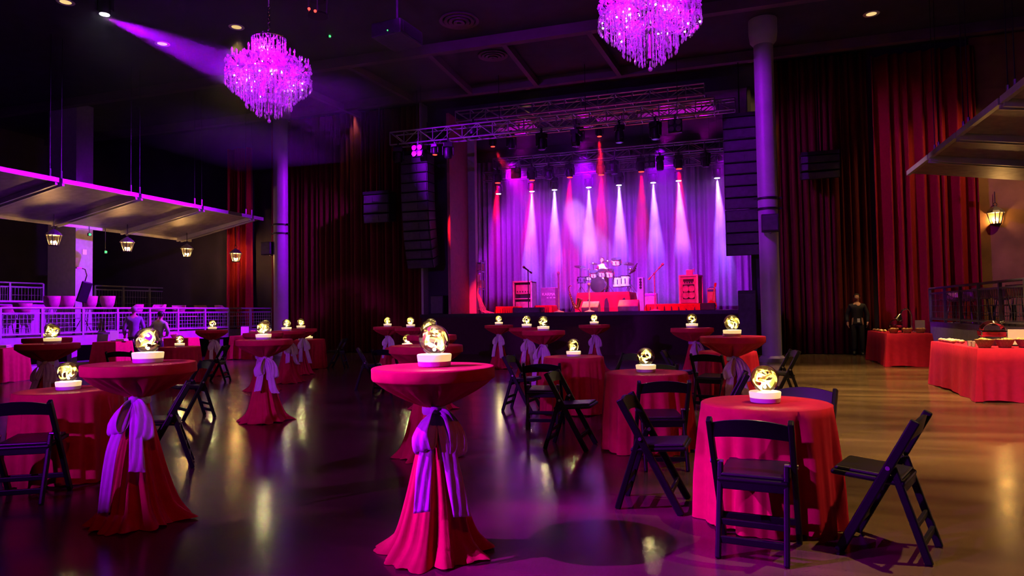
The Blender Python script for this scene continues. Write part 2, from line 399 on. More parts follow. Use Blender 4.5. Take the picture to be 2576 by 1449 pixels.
# ---- canopies over the two side terraces
def canopy(x_in, x_out, z_in, z_out, y0, y1, ribs, label, sg):
    t = thing('metal_canopy', label, 'canopy', ((x_in + x_out) / 2, (y0 + y1) / 2, 0))
    o = Vector(t.location); L = lambda x, y, z: Vector((x, y, z)) - o
    zs = lambda x: z_in + (z_out - z_in) * (x - x_in) / (x_out - x_in)
    ys = [y0] + list(ribs) + [y1]
    for a, b in zip(ys, ys[1:]):
        mb = MB(); g = .06
        mb.add([L(x, y, zs(x) + dz) for dz in (0, .03) for x, y in ((x_in, a + g), (x_in, b - g), (x_out, b - g), (x_out, a + g))], [(0, 1, 2, 3), (7, 6, 5, 4), (0, 4, 5, 1), (1, 5, 6, 2), (2, 6, 7, 3), (3, 7, 4, 0)])
        part('panel', mb, M['canopy'], t)
        part('edge_beam', MB().bar(L(x_in, a + .05, z_in), L(x_in, b - .05, z_in), .09, .12), M['grey'], t)
        part('rear_beam', MB().bar(L(x_out, a + .05, z_out), L(x_out, b - .05, z_out), .09, .16), M['grey'], t)
    for y in ribs:
        for dy in (-.1, .1):
            part('rib', MB().bar(L(x_in, y + dy, z_in - .07), L(x_out, y + dy, z_out - .07), .07, .13), M['grey'], t)
            part('hanger', MB().tube([L(x_in + sg * .15, y + dy * 1.6, z_in), L(x_in + sg * .15, y + dy * 1.6, ZC - .004)], .010, 6), M['darkmetal'], t)
            part('turnbuckle', MB().tube([L(x_in + sg * .15, y + dy * 1.6, z_in + .05), L(x_in + sg * .15, y + dy * 1.6, z_in + .3)], .03, 8), M['metal'], t)
    return t
canopy(-17.0, -20.4, 5.08, 4.45, 7.0, 21.75, (10.92, 13.47, 16.02, 18.57, 21.1), 'purple-lit sloping metal canopy over the left bar terrace', -1)
canopy(4.5, 9.9, 4.92, 4.1, 5.0, 20.5, (8.4, 11.1, 13.77, 16.2, 18.35), 'sloping metal canopy over the right terrace', 1)
# ------------------------------------------------------------------ draped tables
def fold(th, ph, ks):
    return sum(w * (2.2 * abs(math.sin(.5 * (k * th + p))) - 1.35) for (k, w), p in zip(ks, ph))
def tall_cloth(seed):
    rng = random.Random(seed); n = 168
    ks = ((5, .35), (9, .55), (14, .45), (23, .18)); ph = [rng.uniform(0, 6.28) for _ in ks]
    ph2 = [rng.uniform(0, 6.28) for _ in range(5)]
    rows = []
    def ring(fn): rows.append([fn(2 * PI * i / n) for i in range(n + 1)])
    for r in (.002, .12, .24, .335): ring(lambda a: (r * math.cos(a), r * math.sin(a), 1.072))
    for r, z in ((.350, 1.0715), (.355, 1.069), (.358, 1.062), (.358, 1.03), (.3575, 1.008), (.354, 1.001), (.345, .998)):
        ring(lambda a: ((r + .0035 * fold(a, ph, ks) * max(0, 1.058 - z) / .055) * math.cos(a), (r + .0035 * fold(a, ph, ks) * max(0, 1.058 - z) / .055) * math.sin(a), z))
    for j in range(1, 11):                       # gathered underside
        t = j / 10; z = .998 - .16 * t; r0 = .343 - .285 * (t ** 1.1); am = .085 * math.sin(PI * min(1, t * 1.02)) ** .8
        ring(lambda a: ((r0 * (1 + am / r0 * .42 * fold(a, ph, ks))) * math.cos(a), (r0 * (1 + am / r0 * .42 * fold(a, ph, ks))) * math.sin(a), z))
    ring(lambda a: (.056 * math.cos(a), .056 * math.sin(a), .82))
    for j in range(1, 19):                       # skirt
        t = j / 18; z = .80 * (1 - t)
        r0 = .056 + .165 * t + .045 * t ** 7
        am = .21 * t ** .6
        def sk(a):
            f = fold(a + .12 * math.sin(3 * t + ph2[0]), ph, ks); f = f if f > 0 else f * .8
            r = r0 * (1 + am * f); tt = max(0, (t - .86) / .14)
            r += tt * tt * .035 * (1 + .8 * math.sin(4 * a + ph2[1]) + .5 * math.sin(7 * a + ph2[2]))
            zz = max(.003, z + tt * .02 * (1 + math.sin(9 * a + ph2[3])) * (1 - .6 * tt))
            return (r * math.cos(a), r * math.sin(a), zz)
        ring(sk)
    return MB().grid(rows).mesh('tablecloth', M['cloth'], 'all')
def short_cloth(seed, rad=.41, h=.76):
    rng = random.Random(seed); n = 180; ks = ((5, .25), (12, .5), (19, .45), (26, .2)); ph = [rng.uniform(0, 6.28) for _ in ks]
    rows = []
    def ring(fn): rows.append([fn(2 * PI * i / n) for i in range(n + 1)])
    for r in (.002, rad * .4, rad * .8, rad * .97): ring(lambda a: (r * math.cos(a), r * math.sin(a), h))
    for j in range(0, 15):
        t = j / 14; z = (h - .006) * (1 - t) + .012 * t; am = .042 * min(1, t * 1.6) ** .7
        r0 = rad + .035 * t
        def f(a):
            r = r0 + am * fold(a, ph, ks); return (r * math.cos(a), r * math.sin(a), max(.004, z + .008 * t * math.sin(5 * a + ph[0])))
        ring(f)
    return MB().grid(rows).mesh('tablecloth', M['cloth'], 'all')
def ribbon(pts, wid, side, wave=0.0, seed=0, nseg=9):
    # strip along pts (Catmull-Rom), wid per point, side = direction of the width
    rng = random.Random(seed); P = [Vector(p) for p in pts]; out = []
    for i in range(len(P) - 1):
        p0, p1, p2, p3 = P[max(i - 1, 0)], P[i], P[i + 1], P[min(i + 2, len(P) - 1)]
        for k in range(nseg):
            t = k / nseg
            out.append((.5 * ((2 * p1) + (p2 - p0) * t + (2 * p0 - 5 * p1 + 4 * p2 - p3) * t * t + (3 * p1 - p0 - 3 * p2 + p3) * t ** 3), wid[i] * (1 - t) + wid[i + 1] * t, Vector(side[i]).lerp(Vector(side[i + 1]), t)))
    out.append((P[-1], wid[-1], Vector(side[-1])))
    rows = []; m = 8; ph = rng.uniform(0, 6)
    for j, (p, w, s) in enumerate(out):
        s = s.normalized(); d = (out[min(j + 1, len(out) - 1)][0] - out[max(j - 1, 0)][0]).normalized(); nrm = s.cross(d)
        rows.append([p + s * (w * (k / m - .5)) + nrm * (wave * math.sin(k * 1.7 + j * .35 + ph) * (w / .1)) for k in range(m + 1)])
    return MB().grid(rows)
def make_sash(tpl, v):
    e = tpl.add('sash', MB().lathe([(.062, .795), (.068, .805), (.069, .83), (.066, .845), (.06, .85)], 40, cap=False), M['sash'], True)
    tpl.sub(e, 'knot', MB().sphere((0, -.075, .825), .03, 12, 8, (1.1, .8, 1.2)), M['sash'], True)
    L = 1.0 if v != 1 else .75
    X = (1, 0, 0)
    tpl.sub(e, 'bow_loop', ribbon([(-.01, -.08, .825), (-.055, -.12, .79), (-.10, -.15, .70), (-.085, -.16, .62), (-.045, -.13, .63), (-.02, -.1, .72), (-.005, -.085, .82)], [.03, .075, .10, .10, .095, .07, .03], [(.5, -.3, .7), (.6, -.5, .4), (.8, -.5, .2), (.9, -.3, .2), (.8, -.3, .4), (.6, -.4, .5), (.5, -.3, .7)], .006, 1 + v), M['sash'], 'all', solid=.003)
    tpl.sub(e, 'bow_loop', ribbon([(.01, -.08, .825), (.06, -.12, .80), (.105, -.14, .70), (.115, -.15, .59), (.065, -.13, .57), (.035, -.1, .70), (.005, -.085, .82)], [.03, .07, .10, .115, .11, .07, .03], [(.5, .3, .7), (.6, .5, .4), (.8, .3, .2), (.9, .2, .1), (.9, .2, .2), (.6, .4, .5), (.5, .3, .7)], .006, 5 + v), M['sash'], 'all', solid=.003)
    z0 = .30 if v == 0 else (.12 if v == 2 else .42)
    tpl.sub(e, 'sash_tail', ribbon([(-.012, -.088, .82), (-.05, -.135, .68), (-.085, -.185, .5), (-.105, -.235, z0)], [.035, .075, .085, .09], [X, (1, -.1, 0), (1, -.15, 0), (1, -.2, .1)], .005, 9 + v), M['sash'], 'all', solid=.003)
    tpl.sub(e, 'sash_tail', ribbon([(.012, -.088, .82), (.05, -.14, .66), (.085, -.195, .46), (.115, -.245, .26 if v == 0 else .38)], [.035, .08, .095, .105], [X, (1, .1, 0), (1, .1, 0), (1, .2, -.1)], .005, 13 + v), M['sash'], 'all', solid=.003)
TALL = []
for v in range(4):
    tp = Tpl(); tp.add('tablecloth', tall_cloth(11 + v), None)
    tp.add('tabletop', MB().lathe([(.345, 1.04), (.348, 1.045), (.348, 1.062), (.34, 1.066)], 40), M['darkwood'], True)
    tp.add('pedestal', MB().tube([(0, 0, .03), (0, 0, 1.04)], .035, 16), M['darkmetal'], True)
    tp.add('base_plate', MB().lathe([(.2, .0), (.2, .012), (.04, .03)], 32), M['darkmetal'], True)
    make_sash(tp, v % 3); TALL.append(tp)
SHORT = []
for v in range(3):
    tp = Tpl(); tp.add('tablecloth', short_cloth(31 + v), None)
    tp.add('tabletop', MB().lathe([(.40, .725), (.40, .752)], 40), M['darkwood'], True)
    for sx, sy in ((-1, -1), (1, -1), (1, 1), (-1, 1)): tp.add('leg', MB().tube([(sx * .2, sy * .2, 0), (sx * .2, sy * .2, .73)], .015, 8), M['darkmetal'], True)
    SHORT.append(tp)
# ---- globe lamp
def lamp_tpl(seed):
    rng = random.Random(seed); tp = Tpl()
    tp.add('base', MB().lathe([(.090, 0), (.094, .004), (.097, .03), (.05, .031)], 40), M['white'], True)
    tp.add('diffuser', MB().lathe([(.097, .031), (.101, .066), (.098, .071), (.03, .073)], 40), M['diffuser'], True)
    cz, r = .155, .089
    g = tp.add('glass_globe', MB().sphere((0, 0, cz), r, 40, 24), M['glass'], 'all')
    for k in range(7):
        ax = Vector((rng.uniform(-1, 1), rng.uniform(-1, 1), rng.uniform(-.3, 1.2))).normalized(); u = ax.orthogonal().normalized(); w = ax.cross(u)
        rr = rng.uniform(.045, .082); a0 = rng.uniform(0, 6.28); ln = rng.uniform(2.0, 4.2); wd = rng.uniform(.014, .044)
        rows = []
        for i in range(31):
            t = i / 30; a = a0 + ln * t; c = (u * math.cos(a) + w * math.sin(a)) * rr * (1 - .25 * math.sin(PI * t * 1.3)) + Vector((0, 0, cz)) + ax * (.02 * math.sin(3 * a))
            tw = 2.2 * t + k; rad = (c - Vector((0, 0, cz))).normalized(); s = (ax * math.cos(tw) + rad * math.sin(tw)); wv = wd * (math.sin(PI * t) ** .5 + .05)
            row = []
            for q in (-.5, 0, .5):
                pt = c + s * (wv * q); dv = pt - Vector((0, 0, cz))
                if dv.length > r * .95: pt = Vector((0, 0, cz)) + dv.normalized() * r * .95
                row.append(pt)
            rows.append(row)
        tp.add('ribbon_swirl', MB().grid(rows), M['ribbon'], 'all')
    tp.add('led', MB().sphere((0, 0, .098), .010, 10, 6), M['glow'], True)
    return tp
LAMPS = [lamp_tpl(50 + i) for i in range(4)]
LIGHTS_ON = 0
def lamp(p, z, desc, k, rz=0.0, sc=1.0, e=7.0):
    t = LAMPS[k % 4].make('globe_lamp', 'glowing globe lamp on ' + desc, 'lamp', (p.x, p.y, z), rz, 'globe lamps on the tables', sc)
    point('globe_light', (0, 0, .118), e, (1.0, .80, .36), .012, t)
    return t
def axes(p):
    c = Vector((-p.x, -p.y, 0)).normalized(); r = Vector((c.y, -c.x, 0)) * -1
    return c, r        # towards the camera, to the right as seen from it
tall_list = [  # cx, fd, sash turn (deg from facing the camera), lamp offset px, lamp?, cloth, description
    (1090, 430, 8, 3, 1, 0, 'the large cocktail table in the centre foreground', 0),
    (352, 365, -28, 18, 1, 2, 'the large cocktail table in the left foreground', 1),
    (665, 190, 5, -2, 1, 1, 'the cocktail table standing before the left column', 2),
    (723, 121, 25, -2, 1, 1, 'the cocktail table just right of the left column', 3),
    (758, 106, 20, -1, 1, 3, 'the rearmost cocktail table right of the left column', 0),
    (662, 135, 0, 6, 1, 3, 'the cocktail table hidden behind the one before the left column', 1),
    (121, 195, -25, 9, 1, 0, 'the cocktail table near the left edge before the terrace', 2),
    (119, 150, 0, 6, 1, 1, 'the cocktail table hidden behind the one near the left edge', 3),
    (533, 106, 20, 1, 1, 2, 'the small far cocktail table in front of the terrace railing', 0),
    (1255, 101, -12, 0, 1, 0, 'the small cocktail table closest to the stage microphones at left', 1),
    (1325, 125, 5, 0, 1, 3, 'the cocktail table second from left before the stage', 2),
    (1367, 152, -20, 0, 1, 2, 'the cocktail table third from left before the stage', 3),
    (1495, 110, 0, 0, 1, 1, 'the lone small cocktail table before the middle of the stage', 0),
    (1741, 148, 35, 0, 1, 2, 'the cocktail table before the right end of the stage', 1),
    (1842, 222, 12, 0, 1, 0, 'the cocktail table beside the right column', 2),
    (975, 100, 0, 0, 1, 3, 'the small leftmost cocktail table before the dark drape', 3),
    (1033, 110, 30, 0, 1, 2, 'the small cocktail table second from left before the dark drape', 1),
    (1086, 174, 10, -2, 1, 1, 'the third cocktail table behind the centre foreground one', 2),
    (1072, 257, 160, 8, 1, 3, 'the cocktail table directly behind the centre foreground one', 0),
]
TP = {}
tabname = lambda d: d[4:] if d.startswith('the ') else d
for i, (cx, fd, sa, lo, on, v, desc, k) in enumerate(tall_list):
    ytop = yh(cx) + .31 * fd; p = at_fd(cx, ytop, fd); p.z = 0; c, r = axes(p)
    rz = math.atan2(c.y, c.x) + PI / 2 + R(sa)
    dd = tabname(desc).replace('cocktail table', 'red-draped cocktail table', 1)
    TALL[v].make('cocktail_table', dd + ', tied with a lilac bow', 'table', p, rz, 'red draped cocktail tables with lilac bows')
    q = p + r * (lo / fd)
    lamp(q, 1.073, desc, k + i, i * 1.3)
    TP['C%d' % (i + 1)] = p
short_list = [
    ('S1', 1925, 380, 0, 1, 'the round red table in the right foreground'),
    ('S2', 1625, 250, 1, 1, 'the round red table second from the right foreground'),
    ('S3', 1443, 182, 2, 1, 'the round red table third from the right foreground'),
    ('S4', 172, 285, 1, 1, 'the round red table at the far left'),
    ('S5', 1025, 134, 2, 1, 'the round red table behind the centre cocktail tables'),
    ('S6', 452, 118, 0, 1, 'the small round pink-lit table near the terrace'),
    ('S8', 777, 96, 1, 1, 'the small round table right of the left column'),
    ('S9', 1830, 170, 2, 0, 'the round red table behind the cocktail table by the right column'),
]
for i, (nm, cx, fd, v, on, desc) in enumerate(short_list):
    p = at_fd(cx, yh(cx) + .62 * fd, fd); p.z = 0; c, r = axes(p); TP[nm] = p
    SHORT[v].make('round_table', tabname(desc).replace('round', 'low round', 1) + ' under a full cloth', 'table', p, i * .9, 'low round tables with red cloths')
    if on: lamp(p, .762, desc, i + 1, i * 1.1)
# ---- folding chairs
ch = Tpl()
def arch(x0, x1, y, z, h, b, th, n=12):
    mb = MB(); rows = [[], [], [], []]
    for i in range(n + 1):
        u = i / n; x = x0 + (x1 - x0) * u; k = 4 * u * (1 - u); bow = -.018 * k
        for q, (dy, zz) in enumerate(((-th / 2, z + b * k * .5), (-th / 2, z + h + b * k), (th / 2, z + h + b * k), (th / 2, z + b * k * .5))): rows[q].append((x, y + dy + bow - (zz - z) * .28, zz))
    rows.append(rows[0]); mb.grid(rows)
    return mb
for sx in (-1, 1):
    ch.add('long_leg', MB().bar((sx * .215, -.20, .765), (sx * .215, .205, .0), .032, .05, (0, 1, .5)), M['black'], bevel=.008)
    ch.add('rear_leg', MB().bar((sx * .178, -.075, .50), (sx * .178, -.235, .0), .03, .042, (0, 1, -.3)), M['black'], bevel=.008)
    ch.add('pivot_bolt', MB().tube([(sx * .165, -.06, .5), (sx * .238, -.06, .5)], .012, 10), M['metal'], True)
ch.add('backrest', arch(-.205, .205, -.155, .655, .085, .028, .022), M['black'], True)
st = ch.add('seat', MB().box((0, .055, .425), (.385, .38, .03), Matrix.Rotation(R(4), 3, 'X')), M['black'], bevel=.012)
ch.sub(st, 'seat_pad', MB().box((0, .055, .448), (.35, .345, .022), Matrix.Rotation(R(4), 3, 'X')), M['seatpad'], bevel=.01)
ch.add('rear_apron', MB().box((0, -.12, .39), (.36, .022, .06)), M['black'], bevel=.005)
ch.add('front_stretcher', MB().bar((-.21, .135, .14), (.21, .135, .14), .022, .04), M['black'], bevel=.005)
ch.add('rear_stretcher', MB().bar((-.175, -.205, .10), (.175, -.205, .10), .022, .04), M['black'], bevel=.005)
ch.add('upper_stretcher', MB().bar((-.175, -.175, .19), (.175, -.175, .19), .02, .035), M['black'], bevel=.005)
CHG = 'black padded folding chairs'
def chair(tb, al, rad, label, turn=0.0):
    T = TP[tb]; c, r = axes(T); a = R(al)
    d = c * math.cos(a) + r * math.sin(a); p = T + d * rad
    ch.make('folding_chair', label, 'chair', (p.x, p.y, 0), math.atan2(-d.y, -d.x) - PI / 2 + R(turn), CHG)
def chair_at(px, py, rz, label):
    p = gnd(px, py); c, r = axes(p)
    ch.make('folding_chair', label, 'chair', (p.x, p.y, 0), math.atan2(-c.y, -c.x) - PI / 2 + R(rz), CHG)
B = 'black folding chair '
chair('S1', -6, .64, B + 'with its back to us before the right foreground table')
chair('S1', 59, .74, B + 'turned sideways right of the right foreground table', 12)
chair('S1', -98, .76, B + 'with a padded seat left of the right foreground table', 8)
chair('S1', 162, .76, B + 'mostly hidden behind the right foreground table')
chair('S2', 9, .78, B + 'in front of the second red table from the right foreground')
chair('S2', -88, .76, B + 'left of the second red table from the right foreground', -10)
chair('S2', 84, .76, B + 'right of the second red table from the right foreground')
chair('S2', 172, .76, B + 'behind the second red table from the right foreground')
chair('S3', -17, 1.25, B + 'pulled out in front of the third red table', 12)
chair('S3', 115, .76, B + 'behind and right of the third red table', 10)
chair('S3', -105, .76, B + 'left of the third red table')
chair('S4', -20, .74, B + 'with its back to us at the far left table')
chair('S4', 82, .76, B + 'in shadow right of the far left table')
chair('S4', -88, .74, B + 'cut by the picture edge at the far left table')
chair('S5', -88, .72, B + 'seen from the side left of the table behind the centre tables')
chair('S5', -28, .72, B + 'in shadow before the table behind the centre tables')
chair('S6', 70, .76, B + 'right of the small pink-lit table near the terrace')
chair('S8', 72, .76, B + 'right of the small table beyond the left column')
chair('S9', -92, .74, B + 'left of the table behind the right column cocktail table')
chair('S9', -18, .72, B + 'before the table behind the right column cocktail table')
chair('S9', 100, .76, B + 'close to the right column')
chair_at(484, 1052, 110, B + 'standing alone in shadow behind the left foreground cocktail table')
chair_at(308, 985, -20, B + 'half hidden behind the left foreground globe lamp')
# ------------------------------------------------------------------ stage
st_obj = thing('stage', 'raised stage platform with a dark skirted front', 'stage', (-4.5, STY, 0))
O = Vector((-4.5, STY, 0))
part('deck', MB().box((-.38, 4.32, STG - .05), (10.78, 8.7, .1)), M['stagefloor'], st_obj); part('apron', MB().box((5.37, .3, STG - .05), (.8, .68, .1)), M['stagefloor'], st_obj)
part('skirt', MB().box((0, .02, (STG - .1) / 2), (11.5, .08, STG - .1)), M['stageface'], st_obj)
part('edge_trim', MB().box((0, -.04, STG - .06), (11.6, .05, .12)), M['darkmetal'], st_obj)
part('side_wall', MB().box((5.77, .32, .63), (.06, .6, 1.26)), M['stageface'], st_obj)
part('side_wall', MB().box((-5.72, .4, .63), (.06, .8, 1.26)), M['stageface'], st_obj)
# wing decks behind the proscenium
slab('floor_wing_left', -12.3, -10.3, YB + .35, 30.1, 1.2, STG - .005, M['stagefloor'])
slab('floor_wing_right', 1.3, 3.3, YB + .35, 30.1, 1.2, STG - .005, M['stagefloor'])
# proscenium returns
M['reveal'] = mat('proscenium panel', (0.30, 0.10, 0.11), .6, var=.15)
M['pilaster'] = mat('pale pilaster', (0.42, 0.36, 0.44), .5, var=.1)
slab('trim_20', OPL - 1.28, OPL - 1.2, YB - .5, YB, STG, 8.9, M['pilaster'])
slab('wall_reveal_left', OPL - .1, OPL, YB - .85, 23.25, STG, 8.3, M['reveal'])
slab('wall_reveal_right', OPR, OPR + .1, YB - .1, 23.1, STG, 8.3, M['blackcloth'])
slab('trim_21', OPL, OPL + .27, 23.25, 23.5, STG, 8.3, M['pilaster'])
slab('wall_stage_front', OPL - 1.2, OPL - .1, YB - .08, YB + .1, STG, 8.3, M['wall'])
# pale panels under the stage roof
for i, (a, b, y0, y1, z) in enumerate((((1130, 380), (1195, 372), 24.2, 25.0, 8.35), ((1245, 358), (1345, 350), 24.2, 25.0, 8.35), ((1500, 335), (1580, 328), 24.2, 25.0, 8.35), ((1600, 322), (1800, 305), 24.2, 25.0, 8.35))):
    x0, x1 = onY(*a, 24.3).x, onY(*b, 24.3).x
    slab('ceiling_panel_%d' % (i + 1), x0, x1, y0, y1, z, z + .06, M['pilaster'])
# ---- trusses
def truss(name, label, y, z, x0, x1, w=.42, step=.52, rungs=True):
    t = thing(name, label, 'truss', ((x0 + x1) / 2, y, z)); L = (x1 - x0) / 2; h = w / 2
    for sy in (-1, 1):
        for sz in (-1, 1): part('chord', MB().tube([(-L, sy * h, sz * h), (L, sy * h, sz * h)], .028, 8), M['metal'], t, True)
    rm = MB().tube([(0, -h, 0), (0, h, 0)], .018, 6).mesh('rung', M['metal'], True)
    vm = MB().tube([(0, 0, -h), (0, 0, h)], .018, 6).mesh('upright', M['metal'], True)
    n = int((x1 - x0) / step)
    mb = MB()
    for i in range(n + 1):
        x = -L + 2 * L * i / n
        link('rung', rm, t, (x, 0, -h)); link('upright', vm, t, (x, -h, 0)); link('rung', rm, t, (x, 0, h))
        if i < n:
            x2 = -L + 2 * L * (i + 1) / n; s = 1 if i % 2 else -1
            mb.tube([(x, -h, -h * s), (x2, -h, h * s)], .014, 5).tube([(x, h, -h * s), (x2, h, h * s)], .014, 5)
    part('lacing', mb, M['metal'], t, True, 'stuff')
    for x in (-L * .8, -L * .27, L * .27, L * .8): part('hoist_chain', MB().tube([(x, 0, h), (x, 0, ZC - .006 - z)], .012, 6), M['darkmetal'], t)
    return t
truss('lighting_truss', 'front lighting truss crossing just before the stage', 20.5, 7.25, -10.8, -.4)
truss('lighting_truss', 'upper dark truss close under the ceiling above the stage front', 21.6, 8.1, -8.9, -.7, .36)
truss('lighting_truss', 'middle truss carrying the row of red stage lights', 25.68, 7.34, -9.0, .2, .36)
truss('lighting_truss', 'rear truss carrying the row of white stage lights', 27.68, 7.27, -10.2, .6, .36)
truss('lighting_truss', 'second truss inside the stage opening with dark fixtures', 24.0, 8.25, -9.0, .2, .36)
# ---- stage lights
def head_tpl(lens):
    t = Tpl()
    t.add('base_box', MB().box((0, 0, -.08), (.3, .26, .16)), M['darkmetal'], bevel=.02)
    t.add('clamp', MB().box((0, 0, .06), (.06, .05, .12)).tube([(-.03, 0, .12), (.03, 0, .12)], .05, 10), M['darkmetal'])
    for s in (-1, 1): t.add('yoke_arm', MB().box((s * .17, 0, -.27), (.04, .12, .3)), M['darkmetal'], bevel=.01)
    t.add('head', MB().lathe([(.06, -.16), (.12, -.18), (.14, -.3), (.13, -.46), (.115, -.50)], 20), M['darkmetal'], True)
    t.add('lens', MB().lathe([(.104, -.505), (.104, -.512), (.001, -.515)], 20), lens, True)
    return t
HW, HR, HD = head_tpl(M['whiteglow']), head_tpl(M['redglow']), head_tpl(mat('dark lens', (.02, .02, .04), .1))
ORD = ['first', 'second', 'third', 'fourth', 'fifth', 'sixth', 'seventh', 'eighth', 'ninth', 'tenth', 'eleventh', 'twelfth']
for i, (x, y) in enumerate(((1254, 487), (1338, 483), (1395, 479), (1481, 472), (1557, 467), (1643, 461), (1707, 457), (1804, 450))):
    p = onY(x, y, 27.5); p.z = 6.45
    HW.make('stage_light', '%s white stage light from the left on the rear truss' % ORD[i], 'stage light', (p.x, p.y, p.z + .52), 0, 'white stage lights')
    spot('white_beam', (p.x, p.y, p.z - .03), (p.x + .06 * (i - 3), p.y - .15, STG), 56000, (.29, .10, 1.0), 16, .45, .04)
for i, (x, y) in enumerate(((1252, 453), (1338, 445), (1433, 437), (1512, 432), (1613, 420), (1708, 418))):
    p = onY(x, y, 25.5); p.z = 6.52
    HR.make('stage_light', '%s red stage light from the left on the middle truss' % ORD[i], 'stage light', (p.x, p.y, p.z + .52), 0, 'red stage lights')
    spot('red_beam', (p.x, p.y, p.z - .03), (p.x + .03 * i, p.y - 1.3, STG), 6500, (1.0, .0, .05), 18, .6, .05)
for i, (x, y, Y, tx, ty) in enumerate(((1094, 387, 20.29, 1165, 620), (1240, 372, 23.82, 1305, 470), (1508, 350, 23.82, 1515, 560))):
    p = onY(x, y, Y); q = onY(tx, ty, Y + 1.6)
    zr = 6.92 if i == 0 else 7.95; p.z = zr - .37
    HR.make('stage_light', '%s slanting red light from the left above the stage front' % ORD[i], 'stage light', (p.x, p.y, zr), 0, 'slanting red stage lights', (.7, .7, .7) if i == 0 else (.75, .75, .75))
    spot('red_beam', (p.x, p.y, p.z - .03), q, 6000, (1.0, .01, .04), 17, .6, .05)
dk = ((1130, 300, 22.0), (1205, 320, 22.0), (1365, 255, 20.5), (1450, 250, 20.5), (1560, 300, 20.5), (1650, 300, 20.5), (1290, 350, 24.0), (1460, 350, 24.0), (1380, 420, 25.5), (1545, 405, 25.5), (1660, 395, 25.5), (1775, 410, 25.5))
for i, (x, y, Y) in enumerate(dk):
    p = onY(x, y, Y); p.y, z = {22.0: (21.42, 7.8), 20.5: (20.29, 6.92), 24.0: (23.82, 7.95), 25.5: (25.5, 7.04)}[Y]
    HD.make('stage_light', 'unlit black moving light, %s from the left among the dark ones on the trusses' % ORD[i] if i else 'unlit black moving light, leftmost of the dark ones on the trusses', 'stage light', (p.x, p.y, z), i * .5, 'unlit stage lights')
# four-lamp blinders facing the hall
bl = Tpl(); bl.add('frame', MB().box((0, 0, 0), (.4, .12, .4)), M['darkmetal'], bevel=.02)
for sx in (-1, 1):
    for sz in (-1, 1): bl.add('reflector', MB().lathe([(.02, 0), (.08, -.05)], 14, (sx * .1, -.06, sz * .1), Matrix.Rotation(-PI / 2, 3, 'X')), M['chrome'], True)
bl.add('clamp', MB().box((0, 0, .26), (.05, .05, .16)), M['darkmetal'])
for i, (x, y, Y, d) in enumerate(((1052, 365, 20.3, 'left end of the front truss'), (1698, 298, 20.3, 'right part of the front truss'), (1292, 432, 25.2, 'left part of the middle truss'), (1632, 400, 25.2, 'right part of the middle truss'))):
    p = onY(x, y, Y); p.y, p.z = (20.29, 6.74) if i < 2 else (25.5, 6.86); bl.make('blinder_light', 'square four-lamp blinder light on the ' + d, 'stage light', p, 0, 'four-lamp blinders')
# wash that colours the backdrop and the deck
for i, (x, y, e, col) in enumerate(((-8.6, 26.6, 2600, (.55, .0, 1.0)), (-5.6, 26.6, 2000, (.38, .0, 1.0)), (-2.6, 26.6, 1500, (.38, .0, 1.0)), (.2, 26.6, 1500, (.45, .0, .9)))):
    spot('backdrop_wash', (x, y, 7.6), (x, 29.3, 3.2), e, col, 95, .9, .15)
spot('deck_wash', (-8.2, 20.7, 6.5), (-7.0, 23.6, STG), 2200, (1.0, .0, .05), 46, .8, .1)
spot('deck_wash', (-4.6, 20.7, 6.5), (-4.2, 23.6, STG), 2400, (1.0, .0, .06), 50, .8, .1)
spot('deck_wash', (-1.6, 20.7, 6.5), (-1.6, 23.8, STG), 2600, (1.0, .0, .05), 46, .8, .1)
for x in (-7.6, -5.2, -2.2, -.9): spot('added_roof_uplight', (x, 24.5, 7.2), (x + .2, 24.65, 8.35), 60, (.8, .0, .8), 110, .6, .1)  # added lamps without fixtures, standing in for light scattered onto the panels
spot('amber_front', (-3.6, 20.75, 6.3), (-4.5, 22.4, STG), 1700, (1.0, .26, .12), 30, .8, .08)
spot('front_wash', (-5.0, 20.8, 6.3), (-4.8, 25.5, 2.0), 3800, (.55, .06, 1.0), 62, .8, .1)
spot('drum_key', (-5.6, 20.7, 6.4), (-4.6, 26.2, 2.7), 26000, (.72, .28, 1.0), 17, .5, .06)
# ---- line arrays
def line_array(name, label, px, ptop, pbot, Y, n, wid, curve):
    a, b = onY(px, ptop, Y), onY(px, pbot, Y); t = thing(name, label, 'line array', (a.x, Y, a.z)); H = (a.z - b.z) / n
    part('fly_bar', MB().box((0, 0, .06), (wid, .6, .1)), M['darkmetal'], t)
    part('rigging_chain', MB().tube([(0, 0, .1), (0, 0, ZC - .006 - a.z)], .02, 6), M['darkmetal'], t)
    y = 0.0; ang = 0.0; z = 0.0
    for i in range(n):
        ang = curve * (i / n) ** 1.6
        m = Matrix.Rotation(ang, 3, 'X')
        c = Vector((0, y, z - H / 2))
        cab = part('cabinet', MB().box(c, (wid, .55, H * .95), m), M['speaker'], t, bevel=.015)
        part('grille', MB().box(c + m @ Vector((0, -.285, 0)), (wid * .92, .02, H * .8), m), M['grille'], cab)
        part('horn', MB().box(c + m @ Vector((0, -.3, 0)), (wid * .22, .02, H * .6), m), M['grille'], cab)
        z -= H * math.cos(ang); y += H * math.sin(ang) * .9 + 0
    return t
line_array('line_array', 'long curved black line array hanging left of the stage', 1050, 392, 672, 20.9, 12, 1.0, .42)
line_array('line_array', 'black line array hanging at the right edge of the stage opening', 1860, 300, 640, 21.2, 12, .95, .3)
line_array('sub_array', 'short dark hanging subwoofer stack left of the big line array', 955, 492, 560, 21.3, 3, 1.0, .3)
line_array('sub_array', 'faint dark hanging subwoofer stack right of the right column', 2060, 395, 450, 21.3, 3, 1.0, .3)
